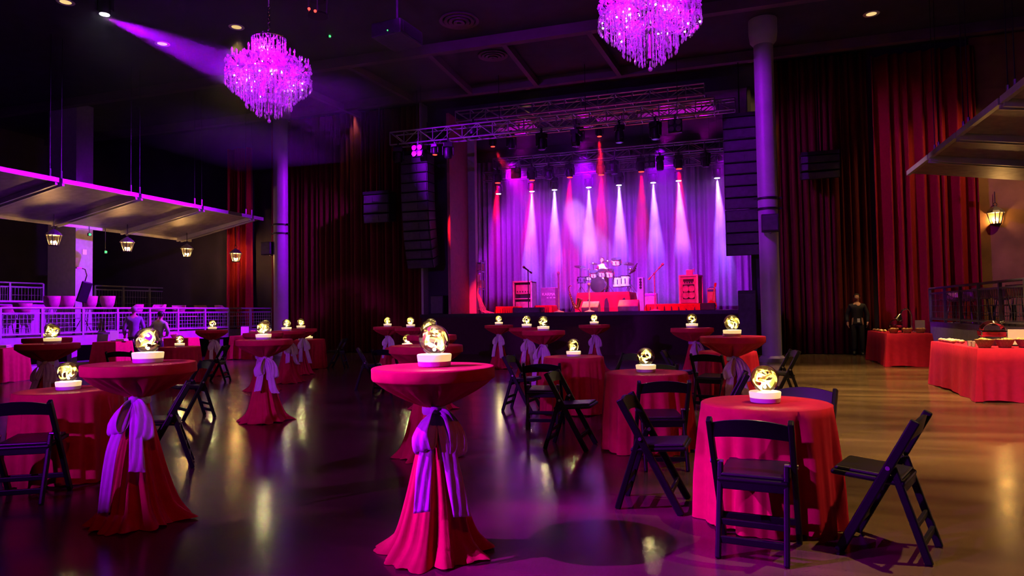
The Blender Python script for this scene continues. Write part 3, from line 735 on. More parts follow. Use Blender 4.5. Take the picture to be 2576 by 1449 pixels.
def stackbox(name, label, pts, Y, z0, d=.8):
    a, b = onY(pts[0], pts[1], Y), onY(pts[2], pts[3], Y); t = thing(name, label, 'speaker', ((a.x + b.x) / 2, Y, z0))
    w, h = abs(b.x - a.x), abs(a.z - b.z)
    part('cabinet', MB().box((0, 0, h / 2), (w, d, h)), M['speaker'], t, bevel=.02)
    part('grille', MB().box((0, -d / 2 - .01, h / 2), (w * .9, .02, h * .9)), M['grille'], t)
    part('handle', MB().box((w / 2 + .01, 0, h * .6), (.02, .2, .06)), M['darkmetal'], t)
    return t
stackbox('subwoofer', 'tall black subwoofer stack at the right end of the stage front', (1856, 728, 1905, 893), 20.94, 0)
stackbox('subwoofer', 'small black speaker box in the left wing beside the red panel', (1090, 742, 1122, 788), 22.1, STG, .5)
# ---- gear on the deck
def deckp(px, Y): 
    p = onY(px, 780, Y); return Vector((p.x, Y, STG))
def pxw(px0, px1, Y): return onY(px1, 760, Y).x - onY(px0, 760, Y).x
def pxz(px, py, Y): return onY(px, py, Y).z
M['steel_edge'] = mat('aluminium case edge', (.85, .82, .85), .35, .15)
M['caseblack'] = mat('road case laminate', (.42, .36, .44), .5)
M['ampgrille'] = mat('amp grille cloth', (.6, .42, .5), .8, bump=.4, bscale=120)
def road_rack(px0, px1, ptop, Y, label, z0, tall_dev=True):
    w = pxw(px0, px1, Y); c = deckp((px0 + px1) / 2, Y); h = pxz(px0, ptop, Y) - z0; t = thing('rack_case', label, 'rack', (c.x, Y, z0)); d = .7
    part('shell', MB().box((-w / 2 + .02, 0, h / 2), (.04, d, h)).box((w / 2 - .02, 0, h / 2), (.04, d, h)).box((0, 0, .02), (w, d, .04)).box((0, 0, h - .02), (w, d, .04)).box((0, d / 2 - .02, h / 2), (w, .04, h)), M['caseblack'], t)
    for sx in (-1, 1): part('edge_rail', MB().box((sx * w / 2, -d / 2, h / 2), (.05, .05, h)), M['steel_edge'], t)
    part('edge_rail', MB().box((0, -d / 2, h), (w + .05, .05, .05)), M['steel_edge'], t)
    part('edge_rail', MB().box((0, -d / 2, .02), (w + .05, .05, .05)), M['steel_edge'], t)
    part('shelf', MB().box((0, 0, h * .45), (w - .08, d - .04, .03)), M['steel_edge'], t)
    dv = part('amplifier_head', MB().box((0, -.02, h * .75), (w * .8, d * .8, h * .3)), M['ampgrille'], t, bevel=.01)
    for k in range(5): part('knob', MB().lathe([(.025, 0), (.02, .03)], 10, (-w * .3 + k * w * .15, -.02 - d * .4, h * .68), Matrix.Rotation(PI / 2, 3, 'X')), M['chrome'], dv, True)
    part('power_unit', MB().box((0, -.02, h * .2), (w * .84, d * .8, h * .3)), M['ampgrille'], t, bevel=.01)
    return t
road_rack(1300, 1344, 710, 24.6, 'aluminium-edged equipment rack at the left of the stage', STG + .006)
M['redcloth'] = cloth_mat('red riser cloth', (.6, .02, .04))
def riser(px0, px1, ptop, Y, d, label, m=None, seed=1, folds=8):
    w = pxw(px0, px1, Y); c = deckp((px0 + px1) / 2, Y); h = pxz((px0 + px1) / 2, ptop, Y) - STG; t = thing('covered_riser', label, 'riser', (c.x, Y + d / 2, STG))
    part('platform', MB().box((0, 0, (h - .02) / 2), (w - .06, d - .06, h - .02)), M['darkwood'], t)
    rng = random.Random(seed); rows = []
    per = []
    N = 96
    for i in range(N + 1):
        u = i / N * 4; k = int(min(u, 3.999)); f = u - k; cs = [(-1, -1), (1, -1), (1, 1), (-1, 1), (-1, -1)]
        per.append((cs[k][0] * (1 - f) + cs[k + 1][0] * f, cs[k][1] * (1 - f) + cs[k + 1][1] * f))
    ph = rng.uniform(0, 6)
    for s, zz, am in ((.002, h, 0), (.6, h, 0), (1, h, 0), (1.005, h * .8, .03), (1.01, h * .4, .06), (1.015, .004, .08)):
        rows.append([(x * s * w / 2 + (x if abs(x) > .99 else 0) * am * math.sin(i * folds / 4 + ph), y * s * d / 2 + (y if abs(y) > .99 else 0) * am * math.sin(i * folds / 4 + ph * 2), zz) for i, (x, y) in enumerate(per)])
    part('cloth_cover', MB().grid(rows), m or M['redcloth'], t, 'all')
    return t
riser(1247, 1292, 771, 23.0, 1.0, 'low red-covered riser at the left front of the stage', seed=2)
riser(1346, 1386, 768, 22.7, .8, 'small red-covered riser right of the black flat case', seed=3)
riser(1452, 1582, 735, 25.3, 1.9, 'pleated red-skirted drum riser in the middle of the stage', seed=4, folds=22)
riser(1625, 1765, 764, 24.0, 1.4, 'wide red-covered riser at the right of the stage', seed=5)
stackbox('floor_monitor', 'black flat case at the left front edge of the stage', (1295, 777, 1366, 789), 21.9, STG, .5)
stackbox('flight_case', 'dark flight case at the right end of the stage', (1762, 764, 1800, 781), 22.8, STG, .6)
M['palegrille'] = mat('pale monitor grille', (.85, .62, .55), .6, bump=.3, bscale=150)
def monitor(px0, px1, ptop, Y, label):
    w = pxw(px0, px1, Y); c = deckp((px0 + px1) / 2, Y); h = pxz((px0 + px1) / 2, ptop, Y) - STG; t = thing('stage_monitor', label, 'speaker', (c.x, Y, STG))
    x = w / 2; prof = [(-.12, 0), (.3, 0), (.3, h * .45), (.12, h), (-.2, h * .42)]
    # wedge: the sloped pale face turns to the hall
    vs = [(sx * x, y, z) for sx in (-1, 1) for y, z in prof]; n = len(prof)
    part('cabinet', MB().add(vs, [tuple(range(n))[::-1], tuple(range(n, 2 * n))] + [(k, (k + 1) % n, n + (k + 1) % n, n + k) for k in range(n)]), M['caseblack'], t, bevel=.01)
    a, b = Vector((0, -.2, h * .42)), Vector((0, .12, h)); nn = Vector((0, -(b - a).z, (b - a).y)).normalized(); 
    g = MB(); 
    g.add([(sx * x * .93, (a.lerp(b, u) + nn * .012).y, (a.lerp(b, u) + nn * .012).z) for u in (.05, .95) for sx in (-1, 1)] + [(sx * x * .93, (a.lerp(b, u) + nn * .002).y, (a.lerp(b, u) + nn * .002).z) for u in (.05, .95) for sx in (-1, 1)], [(0, 1, 3, 2), (4, 6, 7, 5), (0, 4, 5, 1), (2, 3, 7, 6), (0, 2, 6, 4), (1, 5, 7, 3)])
    part('grille', g, M['palegrille'], t)
monitor(1465, 1507, 758, 22.4, 'left of two pale wedge monitors before the drum riser')
monitor(1556, 1607, 754, 22.4, 'right of two pale wedge monitors before the drum riser')
# bass cabinet with four cones in a case with bright edges
def bass_cab():
    Y = 24.36; z0 = pxz(1695, 764, 24.0) + .004; w = pxw(1717, 1762, Y); c = deckp(1740, Y); h = pxz(1740, 694, Y) - z0; d = .62
    t = thing('bass_cabinet', 'tall red-lit bass speaker cabinet with bright edges at the right', 'speaker', (c.x, Y, z0), R(-12))
    part('cabinet', MB().box((0, 0, h / 2), (w, d, h)), M['ampgrille'], t, bevel=.02)
    for sx in (-1, 1):
        for sy in (-1, 1): part('edge_rail', MB().box((sx * w / 2, sy * d / 2, h / 2), (.06, .06, h)), M['steel_edge'], t)
    for sy in (-1, 1): part('edge_rail', MB().box((0, sy * d / 2, h), (w + .05, .05, .05)), M['steel_edge'], t)
    for sx in (-1, 1): part('edge_rail', MB().box((sx * w / 2, 0, h), (.05, d, .05)), M['steel_edge'], t)
    part('amplifier_head', MB().box((0, -d / 2 - .005, h * .83), (w * .6, .03, .08)), M['speaker'], t)
    for k in range(4): part('knob', MB().lathe([(.02, 0), (.018, .03)], 10, (-.12 + .08 * k, -d / 2 - .01, h * .75), Matrix.Rotation(PI / 2, 3, 'X')), M['chrome'], t, True)
    part('cone_panel', MB().box((0, -d / 2 - .004, h * .42), (w * .66, .012, h * .52)), M['speaker'], t)
    for sx in (-1, 1):
        for zz in (.3, .53): part('speaker_cone', MB().lathe([(.12, .012), (.115, .03), (.09, .0), (.035, -.0), (.001, .012)], 20, (sx * w * .17, -d / 2 - .004, h * zz), Matrix.Rotation(PI / 2, 3, 'X')), M['ampgrille'], t, True)
    m = thing('amp_head', 'small white amplifier box on top of the bass cabinet', 'amplifier', (c.x - .04, Y, z0 + h + .026))
    part('case', MB().box((0, 0, .09), (.22, .2, .18)), M['white'], m, bevel=.02); part('handle', MB().tube([(.1, 0, .17), (.16, 0, .22), (.14, 0, .1)], .012, 8), M['redcloth'], m, True)
bass_cab()
# plain amps and columns
def amp(px0, px1, ptop, pbot, Y, label, z0=None, cones=2):
    w = pxw(px0, px1, Y); c = deckp((px0 + px1) / 2, Y); z0 = STG if z0 is None else z0; h = pxz(px0, ptop, Y) - z0; t = thing('guitar_amplifier', label, 'amplifier', (c.x, Y, z0))
    part('cabinet', MB().box((0, 0, h / 2), (w, .35, h)), M['pilaster'], t, bevel=.02)
    part('grille', MB().box((0, -.18, h * .45), (w * .84, .02, h * .76)), M['ampgrille'], t)
    part('control_panel', MB().box((0, -.18, h * .91), (w * .84, .02, h * .08)), M['chrome'], t)
    part('handle', MB().tube([(-.08, 0, h), (-.06, 0, h + .04), (.06, 0, h + .04), (.08, 0, h)], .01, 8), M['darkmetal'], t, True)
amp(1622, 1654, 738, 776, 25.7, 'square purple-lit guitar amplifier behind the microphone boom')
def tower(px0, px1, ptop, Y, label):
    w = pxw(px0, px1, Y); c = deckp((px0 + px1) / 2, Y); h = pxz(px0, ptop, Y) - STG; t = thing('column_speaker', label, 'speaker', (c.x, Y, STG))
    part('cabinet', MB().box((0, 0, h / 2), (w, .3, h)), M['pilaster'], t, bevel=.03)
    for k in range(4): part('driver', MB().lathe([(w * .2, 0), (w * .18, .02), (w * .05, -.01)], 14, (0, -.155, h * (.93 - .08 * k)), Matrix.Rotation(PI / 2, 3, 'X')), M['speaker'], t, True)
    part('foot', MB().box((0, 0, .015), (w * 1.2, .4, .03)), M['metal'], t)
tower(1606, 1622, 698, 25.6, 'slim upright column loudspeaker right of the drums')
# sign case
M['signface'] = mat('violet sign face', (.20, .12, .26), .6)
def sign_case():
    Y = 24.2; w = pxw(1365, 1401, Y); c = deckp(1383, Y); h = pxz(1383, 724, Y) - STG; t = thing('sign_case', 'tall purple-lit case printed KARMA in white capitals', 'case', (c.x, Y, STG))
    part('body', MB().box((0, 0, h / 2), (w, .4, h)), M['signface'], t, bevel=.015)
    def txt(s, size, x, z, name):
        cu = bpy.data.curves.new('lettering', 'FONT'); cu.body = s; cu.size = size; cu.align_x = 'CENTER'; cu.extrude = .003
        tmp = bpy.data.objects.new('tmp', cu); COL.objects.link(tmp); dg = bpy.context.evaluated_depsgraph_get(); me = bpy.data.meshes.new_from_object(tmp.evaluated_get(dg)); bpy.data.objects.remove(tmp)
        me.materials.clear(); me.materials.append(M['white']); o = link('lettering', me, t, (x, -.206, z), (PI / 2, 0, 0)); o['label'] = name
    txt('KARMA', w * .27, .02, h * .68, 'white lettering reading KARMA')
    for k, (x, l) in enumerate(((-.02, .09), (.1, .12), (.23, .12))): part('printed_line', MB().box((x, -.204, h * .59), (l * w / .9, .006, .028)), M['white'], t)
sign_case()
# microphone stands
M['standpale'] = mat('pale stand enamel', (.88, .80, .80), .4)
def mic_stand(px, ptop, Y, label, boom=None, m=None):
    c = deckp(px, Y); h = pxz(px, ptop, Y) - STG; t = thing('microphone_stand', label, 'microphone stand', (c.x, Y, STG)); m = m or M['standpale']
    part('base', MB().lathe([(.17, 0), (.17, .02), (.05, .05), (.03, .07)], 24), m, t, True)
    if boom is None:
        part('pole', MB().tube([(0, 0, .05), (0, 0, h - .28)], .024, 10), m, t, True)
        mc = part('microphone', MB().lathe([(.018, h - .3), (.026, h - .12), (.045, h - .08), (.05, h - .03), (.035, h), (.002, h + .01)], 14), m, t, True)
    else:
        q = onY(*boom, Y); q = Vector((q.x - c.x, 0, q.z - STG)); k = Vector((0, 0, h)); e = k - (q - k) * .45
        part('pole', MB().tube([(0, 0, .05), (0, 0, h)], .018, 10), m, t, True)
        part('boom_arm', MB().tube([e, q], .014, 8), m, t, True)
        part('knuckle', MB().sphere(k, .035, 10, 8), m, t, True)
        d = (q - k).normalized(); part('microphone', MB().tube([q - d * .18, q - d * .02, q, q + d * .06], [.025, .03, .05, .03], 10), m, t, True)
        part('counterweight', MB().tube([e - d * .1, e], .03, 8), m, t, True)
mic_stand(1406, 684, 22.0, 'straight red-lit microphone stand at the left front of the stage')
mic_stand(1483, 712, 21.9, 'straight pale microphone stand before the drum kit')
mic_stand(1330, 680, 22.9, 'thin boom microphone stand before the equipment rack', (1319, 673), M['darkmetal'])
mic_stand(1648, 688, 22.6, 'boom microphone stand at the right with its arm raised', (1666, 666))
# saxophone on its stand
def sax():
    c = deckp(1441, 22.6); t = thing('saxophone', 'red-lit saxophone resting on a floor stand before the drums', 'saxophone', (c.x, c.y, STG))
    mm = mat('brass', (.8, .5, .18), .25, 1.0)
    pts = [(-.10, 0, .82), (-.05, 0, .86), (-.10, 0, .74), (-.05, 0, .5), (.04, 0, .22), (.10, 0, .12), (.16, 0, .14), (.19, 0, .26), (.24, 0, .4)]
    part('body_tube', MB().tube([(-.12, 0, .76), (-.07, 0, .55), (.02, 0, .28), (.08, 0, .16), (.15, 0, .13), (.19, 0, .2), (.22, 0, .33), (.26, 0, .45)], [.02, .03, .045, .055, .06, .065, .075, .11], 14), mm, t, True)
    part('neck', MB().tube([(-.12, 0, .76), (-.13, 0, .84), (-.08, 0, .89), (-.02, 0, .88)], [.02, .016, .014, .012], 10), mm, t, True)
    for k in range(6): part('key', MB().sphere((-.09 + k * .025, -.05, .6 - k * .065), .028, 10, 6, (1, .5, 1)), mm, t, True)
    part('stand', MB().tube([(.05, 0, .3), (-.12, .12, .0)], .012, 6).tube([(.05, 0, .3), (.25, .12, .0)], .012, 6).tube([(.05, 0, .3), (.06, -.2, .0)], .012, 6), M['darkmetal'], t)
sax()
# electric guitar leaning in its stand
def guitar(px, Y, label, lean, h, m, z0=STG):
    c = deckp(px, Y); t = thing('electric_guitar', label, 'guitar', (c.x, c.y, z0)); mt = Matrix.Rotation(lean, 3, 'Y'); s = h / 1.05
    def tf(mb):
        mb.v = [tuple(mt @ (Vector(v) * s)) for v in mb.v]; return mb
    rows = []; n = 28
    ol = []
    for i in range(n):
        a = 2 * PI * i / n; r = .17 + .035 * math.cos(2 * a) + .02 * math.cos(3 * a + .5); ol.append((r * math.cos(a) * .82, r * math.sin(a) * 1.15 + .24))
    vs = [(x, y0, z) for y0 in (-.02, .02) for x, z in ol]
    part('body', tf(MB().add(vs, [tuple(range(n)), tuple(range(2 * n - 1, n - 1, -1))] + [(i, n + i, n + (i + 1) % n, (i + 1) % n) for i in range(n)])), m, t, bevel=.008)
    part('neck', tf(MB().box((0, -.015, .66), (.045, .03, .55))), M['wicker'], t)
    part('headstock', tf(MB().box((.01, -.012, .98), (.08, .02, .15))), m, t, bevel=.01)
    part('pickup', tf(MB().box((0, -.028, .27), (.08, .015, .03)).box((0, -.028, .19), (.08, .015, .03))), M['chrome'], t)
guitar(1788, 23.4, 'electric guitar on a stand by the flight case', R(10), .95, M['redcloth'], STG - .05)
amp(1780, 1802, 726, 770, 24.0, 'small white-edged amplifier behind the guitar at the right')
# cluttered equipment tower at the left edge
def tower_left():
    Y = 23.6; c = deckp(1207, Y); t = thing('equipment_tower', 'tall cable-hung equipment tower at the left edge of the stage', 'rack', (c.x, Y, STG)); w = .32; h = pxz(1207, 655, Y) - STG
    for sx in (-1, 1):
        for sy in (-1, 1): part('upright', MB().box((sx * w / 2, sy * .2, h / 2), (.035, .035, h)), M['metal'], t)
    for k, z in enumerate((.08, .45, .78, .95)): part('shelf', MB().box((0, 0, h * z), (w, .42, .025)), M['metal'], t)
    part('console', MB().box((0, 0, h * .87), (w * .8, .36, h * .12)), M['ampgrille'], t); part('screen', MB().box((0, -.19, h * .66), (w * .6, .02, h * .14)), M['white'], t)
    part('power_box', MB().box((0, 0, h * .55), (w * .85, .36, h * .14)), M['caseblack'], t)
    for k in range(5): part('cable', MB().tube([(.1 - .03 * k, -.22, h * (.7 - .08 * k)), (.0 + .02 * k, -.26, h * .35), (.15 + .05 * k, -.3, .1), (.35 + .08 * k, -.32, .012)], .012, 6), M['pilaster'], t, True)
tower_left()
# stage light cones lie in a thin haze
# ------------------------------------------------------------------ drum kit and people
def drums():
    Y = 26.2; zt = pxz(1517, 735, 25.3); c = deckp(1520, Y); t = thing('drum_kit', 'large sparkling drum kit with cymbals on the red-skirted riser', 'drum kit', (c.x, Y, zt + .02), 0, None, .9); s = 1.0
    shell = mat('drum shell', (.62, .6, .72), .15, .6); head = mat('drum head', (.75, .7, .72), .5); fr = mat('bass drum front', (.5, .05, .1), .4); cym = mat('cymbal bronze', (.85, .7, .5), .2, 1.0)
    ry = Matrix.Rotation(PI / 2, 3, 'X')
    def drum(name, cc, r, h, tilt=0.0, axis='Z'):
        m = Matrix.Rotation(tilt, 3, 'X') if axis == 'Z' else ry
        d = part(name, MB().lathe([(r * .98, -h / 2), (r, -h / 2), (r, h / 2), (r * .98, h / 2)], 24, cc, m), shell, t, True)
        part('drum_head', MB().lathe([(r * .97, h / 2), (r * .97, h / 2 + .008), (.002, h / 2 + .01)], 24, cc, m), head if axis == 'Z' else fr, d, True)
        for z in (-h / 2, h / 2): part('hoop', MB().lathe([(r, z - .015), (r + .018, z - .015), (r + .018, z + .015), (r, z + .015)], 24, cc, m), M['chrome'], d, True)
        for k in range(8):
            a = k * PI / 4; part('lug', MB().box(Vector(cc) + m @ Vector((math.cos(a) * (r + .015), math.sin(a) * (r + .015), 0)), (.03, .03, h * .5), m), M['chrome'], d)
    drum('bass_drum', (-.15, -.35, .3), .3, .45, 0, 'Y')
    drum('rack_tom', (-.38, -.2, .78), .16, .22, .45); drum('rack_tom', (-.02, -.2, .82), .17, .24, .45); drum('rack_tom', (.3, -.15, .8), .18, .26, .4)
    drum('snare_drum', (-.62, .1, .62), .18, .15, .05); drum('floor_tom', (.62, .05, .42), .22, .42); drum('floor_tom', (.95, .0, .45), .22, .45); drum('side_drum', (-.95, -.05, .55), .18, .25)
    drum('high_tom', (.55, .1, 1.3), .2, .24, .35)
    def cymbal(cc, r, tilt):
        m = Matrix.Rotation(tilt, 3, 'X') @ Matrix.Rotation(tilt * .6, 3, 'Y')
        y = part('cymbal', MB().lathe([(r, -.01), (r * .5, .012), (.06, .02), (.05, .04), (.004, .05)], 28, cc, m), cym, t, True)
        part('stand_pole', MB().tube([cc, (cc[0], cc[1] + .1, 0)], .014, 8), M['chrome'], t, True)
        for a in (0, 2.1, 4.2): part('stand_leg', MB().tube([(cc[0], cc[1] + .1, .3), (cc[0] + .22 * math.cos(a), cc[1] + .1 + .22 * math.sin(a), .0)], .01, 6), M['chrome'], t)
    for cc, r, ti in (((-1.05, .1, 1.15), .26, .3), ((-.7, .2, 1.02), .22, .2), ((.15, .25, 1.35), .24, .25), ((1.0, .3, 1.22), .27, .35), ((1.15, .1, .95), .22, .2), ((-.5, .3, 1.28), .2, .3)): cymbal(cc, r, ti)
    th = part('stool_seat', MB().lathe([(.16, .46), (.18, .48), (.18, .54), (.15, .56)], 20, (-.15, .75, 0)), M['darkmetal'], t, True)
    part('stool_leg', MB().tube([(-.15, .75, .46), (-.15, .75, 0)], .03, 10), M['chrome'], t, True)
    for k in range(4): part('percussion_bar', MB().tube([(1.1 + .05 * k, -.05, .75 + .05 * k), (1.35 + .03 * k, .1, .9 + .1 * k)], .03, 8), M['chrome'], t, True)
    return Vector((c.x - .13, Y + .68, zt + .012))
seatp = drums()
def skin_mesh(name, chains, m, parent, sub=2):
    # chains: lists of (x, y, z, r); the first vertex of the first chain is the root; later chains start at an index tuple
    vs, es, rs = [], [], []
    ref = {}
    for key, pts, attach in chains:
        prev = ref[attach] if attach is not None else None
        for j, (x, y, z, r) in enumerate(pts):
            vs.append((x, y, z)); rs.append(r if hasattr(r, '__len__') else (r, r)); i = len(vs) - 1
            if prev is not None: es.append((prev, i))
            prev = i; ref[(key, j)] = i
    me = bpy.data.meshes.new(name); me.from_pydata(vs, es, [])
    o = link(name, me, parent); o.modifiers.new('skin', 'SKIN').use_smooth_shade = True
    sv = me.skin_vertices[0].data if me.skin_vertices else None
    if sv is None:
        bpy.context.view_layer.objects.active = o
        bm = bmesh.new(); bm.from_mesh(me); bm.verts.layers.skin.verify(); bm.to_mesh(me); bm.free(); sv = me.skin_vertices[0].data
    for i, r in enumerate(rs): sv[i].radius = r
    sv[0].use_root = True
    md = o.modifiers.new('smooth', 'SUBSURF'); md.levels = sub; md.render_levels = sub
    me.materials.append(m)
    # bake so that the mesh itself holds the body
    dg = bpy.context.evaluated_depsgraph_get(); me2 = bpy.data.meshes.new_from_object(o.evaluated_get(dg)); o.modifiers.clear(); o.data = me2; me2.name = name
    if not me2.materials: me2.materials.append(m)
    for p in me2.polygons: p.use_smooth = True
    return o
def hand(chains, side, wrist, d, down):
    w = Vector(wrist); d = Vector(d).normalized(); dn = Vector(down).normalized(); s = d.cross(dn).normalized()
    key = 'hand' + side
    pal = w + d * .05
    return pal, d, dn, s
def person(label, loc, rz, pose, colors, hair, scale=1.0):
    t = thing('person', label, 'person', loc, rz, None, scale)
    P = pose; sk = M['skin']
    def fingers(side, w, d, dn):
        w, d, dn = Vector(w), Vector(d).normalized(), Vector(dn).normalized(); s = d.cross(dn).normalized(); out = []
        k = 'h' + side
        a = w + d * .04; b = w + d * .085
        out.append((k, [(*a, (.036, .018)), (*b, (.040, .016))], ('arm' + side, len(P['arm' + side]) - 1)))
        for f, (off, ln) in enumerate(((-.03, .065), (-.01, .078), (.01, .075), (.03, .058))):
            p0 = b + s * off + d * .012; p1 = p0 + d * ln * .5 + dn * .008; p2 = p0 + d * ln * .85 + dn * .03
            out.append((k + str(f), [(*p0, .0095), (*p1, .009), (*p2, .0075)], (k, 1)))
        q0 = a + s * -.042; q1 = q0 + d * .03 + s * -.02 + dn * .008; q2 = q1 + d * .025 + dn * .012
        out.append((k + 't', [(*q0, .011), (*q1, .0105), (*q2, .008)], (k, 0)))
        return out
    ch_ = [('spine', P['spine'], None), ('neck', P['neck'], ('spine', len(P['spine']) - 1))]
    hd = Vector(P['head']); f = Vector(P['face']).normalized(); up = Vector(P.get('up', (0, 0, 1)))
    for s in 'LR':
        ch_.append(('arm' + s, P['arm' + s], ('spine', len(P['spine']) - 1)))
        ch_ += fingers(s, P['arm' + s][-1][:3], P['hd' + s], P['hn' + s])
        ch_.append(('leg' + s, P['leg' + s], ('spine', 0)))
    n1 = hd + up * -.055 + f * .005; n2 = hd + up * .02; n3 = hd + up * .075 - f * .01; n4 = hd + up * .105 - f * .015
    ch_.append(('headc', [(*n1, (.062, .072)), (*n2, (.076, .094)), (*n3, (.07, .088)), (*n4, (.035, .045))], ('neck', len(P['neck']) - 1)))
    body = skin_mesh('body', ch_, sk, t, 1)
    sd = f.cross(up).normalized()
    nose = hd + f * .092 - up * .01
    part('nose', MB().sphere(nose, .014, 8, 6, (1, 1, 1.5)), sk, t, True)
    for s in (-1, 1):
        part('eye', MB().sphere(hd + f * .083 + sd * s * .03 + up * .015, .011, 8, 6), M['white'], t, True)
        part('ear', MB().sphere(hd + sd * s * .078 - f * .01, .022, 8, 6, (.6, .8, 1.3)), sk, t, True)
    part('mouth', MB().bar(hd + f * .086 - up * .045 - sd * .02, hd + f * .086 - up * .045 + sd * .02, .008, .008), M['redcurtain'], t)
    hc = hd + up * .032 - f * .018
    hm = MB().sphere((0, 0, 0), .1, 18, 12, (.9, 1.02, .98))
    q = Vector((0, -1, 0)).rotation_difference(f)
    vs2 = []
    keep = MB()
    hm.v = [tuple(q @ Vector(v) + hc) for v in hm.v]
    fs = []
    for fc in hm.f:
        m_ = sum((Vector(hm.v[i]) for i in fc), Vector()) / len(fc) - hc
        if m_.dot(f) < .045 + .9 * max(0, m_.dot(up) - .02) and m_.dot(up) > -.075: fs.append(fc)
    hm.f = fs
    part('hair', hm, hair, t, 'all', solid=.006)
    # clothing
    def grow(pts, g): return [(x, y, z, tuple(q + g for q in (r if hasattr(r, '__len__') else (r, r)))) for x, y, z, r in pts]
    s0 = P['spine'][0]; n0 = P['neck'][0]
    top = [('spine', [(s0[0], s0[1], s0[2] - .13, (.175, .135)), (s0[0], s0[1], s0[2] - .08, (.178, .138))] + grow(P['spine'], .024), None), ('collar', [(n0[0], n0[1], n0[2] - .02, .07), (n0[0], n0[1], n0[2] + .005, .06)], ('spine', len(P['spine']) + 1))]
    for s in 'LR': top.append(('arm' + s, grow(P['arm' + s][:P.get('sleeve', len(P['arm' + s]))], .016), ('spine', len(P['spine']) + 1)))
    skin_mesh('shirt', top, colors[0], t, 1)
    x0 = P['spine'][0]
    bot = [('spine', [(x0[0], x0[1], x0[2] + .03, (.158, .122)), (x0[0], x0[1], x0[2] - .04, (.165, .128))], None)]
    for s in 'LR': bot.append(('leg' + s, grow(P['leg' + s][:-1], .015), ('spine', 1)))
    skin_mesh('trousers', bot, colors[1], t, 1)
    for s in 'LR':
        a = Vector(P['leg' + s][-2][:3]); b = Vector(P['leg' + s][-1][:3]); dd = (b - a).normalized()
        part('shoe', MB().tube([a - dd * .05 - Vector((0, 0, .01)), a + dd * .02, b, b + dd * .035], [.045, .05, .045, .02], 10), M['black'], t, True)
    return t
def stand_pose(arms, lean=0.0, h=1.0):
    sp = [(0, 0, .98, (.125, .092)), (0, -.00 - lean * .3, 1.14, (.13, .095)), (0, -.00 - lean * .7, 1.3, (.155, .105)), (0, -lean, 1.44, (.13, .085))]
    ne = [(0, -lean * 1.05, 1.52, .052), (0, -lean * 1.12, 1.57, .05)]
    P = dict(spine=sp, neck=ne, head=(0, -lean * 1.2 - .01, 1.65), face=(0, -1, 0))
    for s, k in (('L', 1), ('R', -1)):
        P['leg' + s] = [(k * .09, 0, .92, (.085, .09)), (k * .10, -.01, .5, (.058, .06)), (k * .105, .02, .09, (.04, .042)), (k * .115, -.13, .035, (.04, .03))]
        P['arm' + s] = arms[s][0]; P['hd' + s] = arms[s][1]; P['hn' + s] = arms[s][2]
    return P
dk_navy = mat('dark navy uniform', (.012, .010, .022), .8); dk_black = mat('black trousers', (.008, .008, .010), .8); denim = mat('purple-grey jacket', (.20, .16, .24), .8, var=.15); pale = mat('pale grey shirt', (.42, .38, .44), .8, var=.1)
whiteshirt = cloth_mat('white shirt', (.8, .78, .8)); hair_d = mat('dark hair', (.015, .01, .01), .5); hair_g = mat('greying hair', (.28, .24, .22), .6)
def arm(k, sh, el, wr): return [(k * .17, sh[1], sh[2], .055), (*el, .045), (*wr, .03)]
clasp = {'L': (arm(1, (0, 0, 1.42), (.27, .03, 1.14), (.26, -.05, .94)), (-.1, -.15, -1), (-1, 0, 0)), 'R': (arm(-1, (0, 0, 1.42), (-.27, .03, 1.14), (-.26, -.05, .94)), (.1, -.15, -1), (1, 0, 0))}
g = gnd(2160, 893); c_, _ = axes(g)
gp = person('security guard in dark clothes standing before the maroon drape', (g.x, g.y, 0), math.atan2(c_.y, c_.x) + PI / 2, stand_pose(clasp), (dk_navy, dk_black), hair_d)
part('badge', MB().box((.03, -.15, 1.0), (.07, .012, .11)), M['white'], gp)
# two people near the terrace, seen from behind
a_dn = {'L': (arm(1, (0, 0, 1.42), (.26, .02, 1.12), (.22, -.12, .92)), (0, -.3, -1), (-1, 0, 0)), 'R': (arm(-1, (0, 0, 1.42), (-.26, .02, 1.12), (-.22, -.12, .92)), (0, -.3, -1), (1, 0, 0))}
g = at_fd(337, 800, 88); c_, _ = axes(g)
person('person with greying hair in a long jacket seen from behind near the terrace', (g.x, g.y, 0), math.atan2(-c_.y, -c_.x) + PI / 2 + R(8), stand_pose(a_dn), (denim, dk_black), hair_g, .97)
a_up = {'L': (arm(1, (0, -.1, 1.40), (.34, -.12, 1.24), (.16, -.2, 1.5)), (-.5, 0, 1), (-1, 0, 0)), 'R': (arm(-1, (0, -.1, 1.40), (-.30, -.05, 1.16), (-.12, -.25, 1.02)), (.8, -.5, -.1), (0, 0, -1))}
g = at_fd(397, 805, 95); c_, _ = axes(g)
person('bending person in a pale shirt with one hand raised to the face', (g.x, g.y, 0), math.atan2(-c_.y, -c_.x) + PI / 2 - R(35), stand_pose(a_up, .12), (pale, dk_black), hair_d, .88)
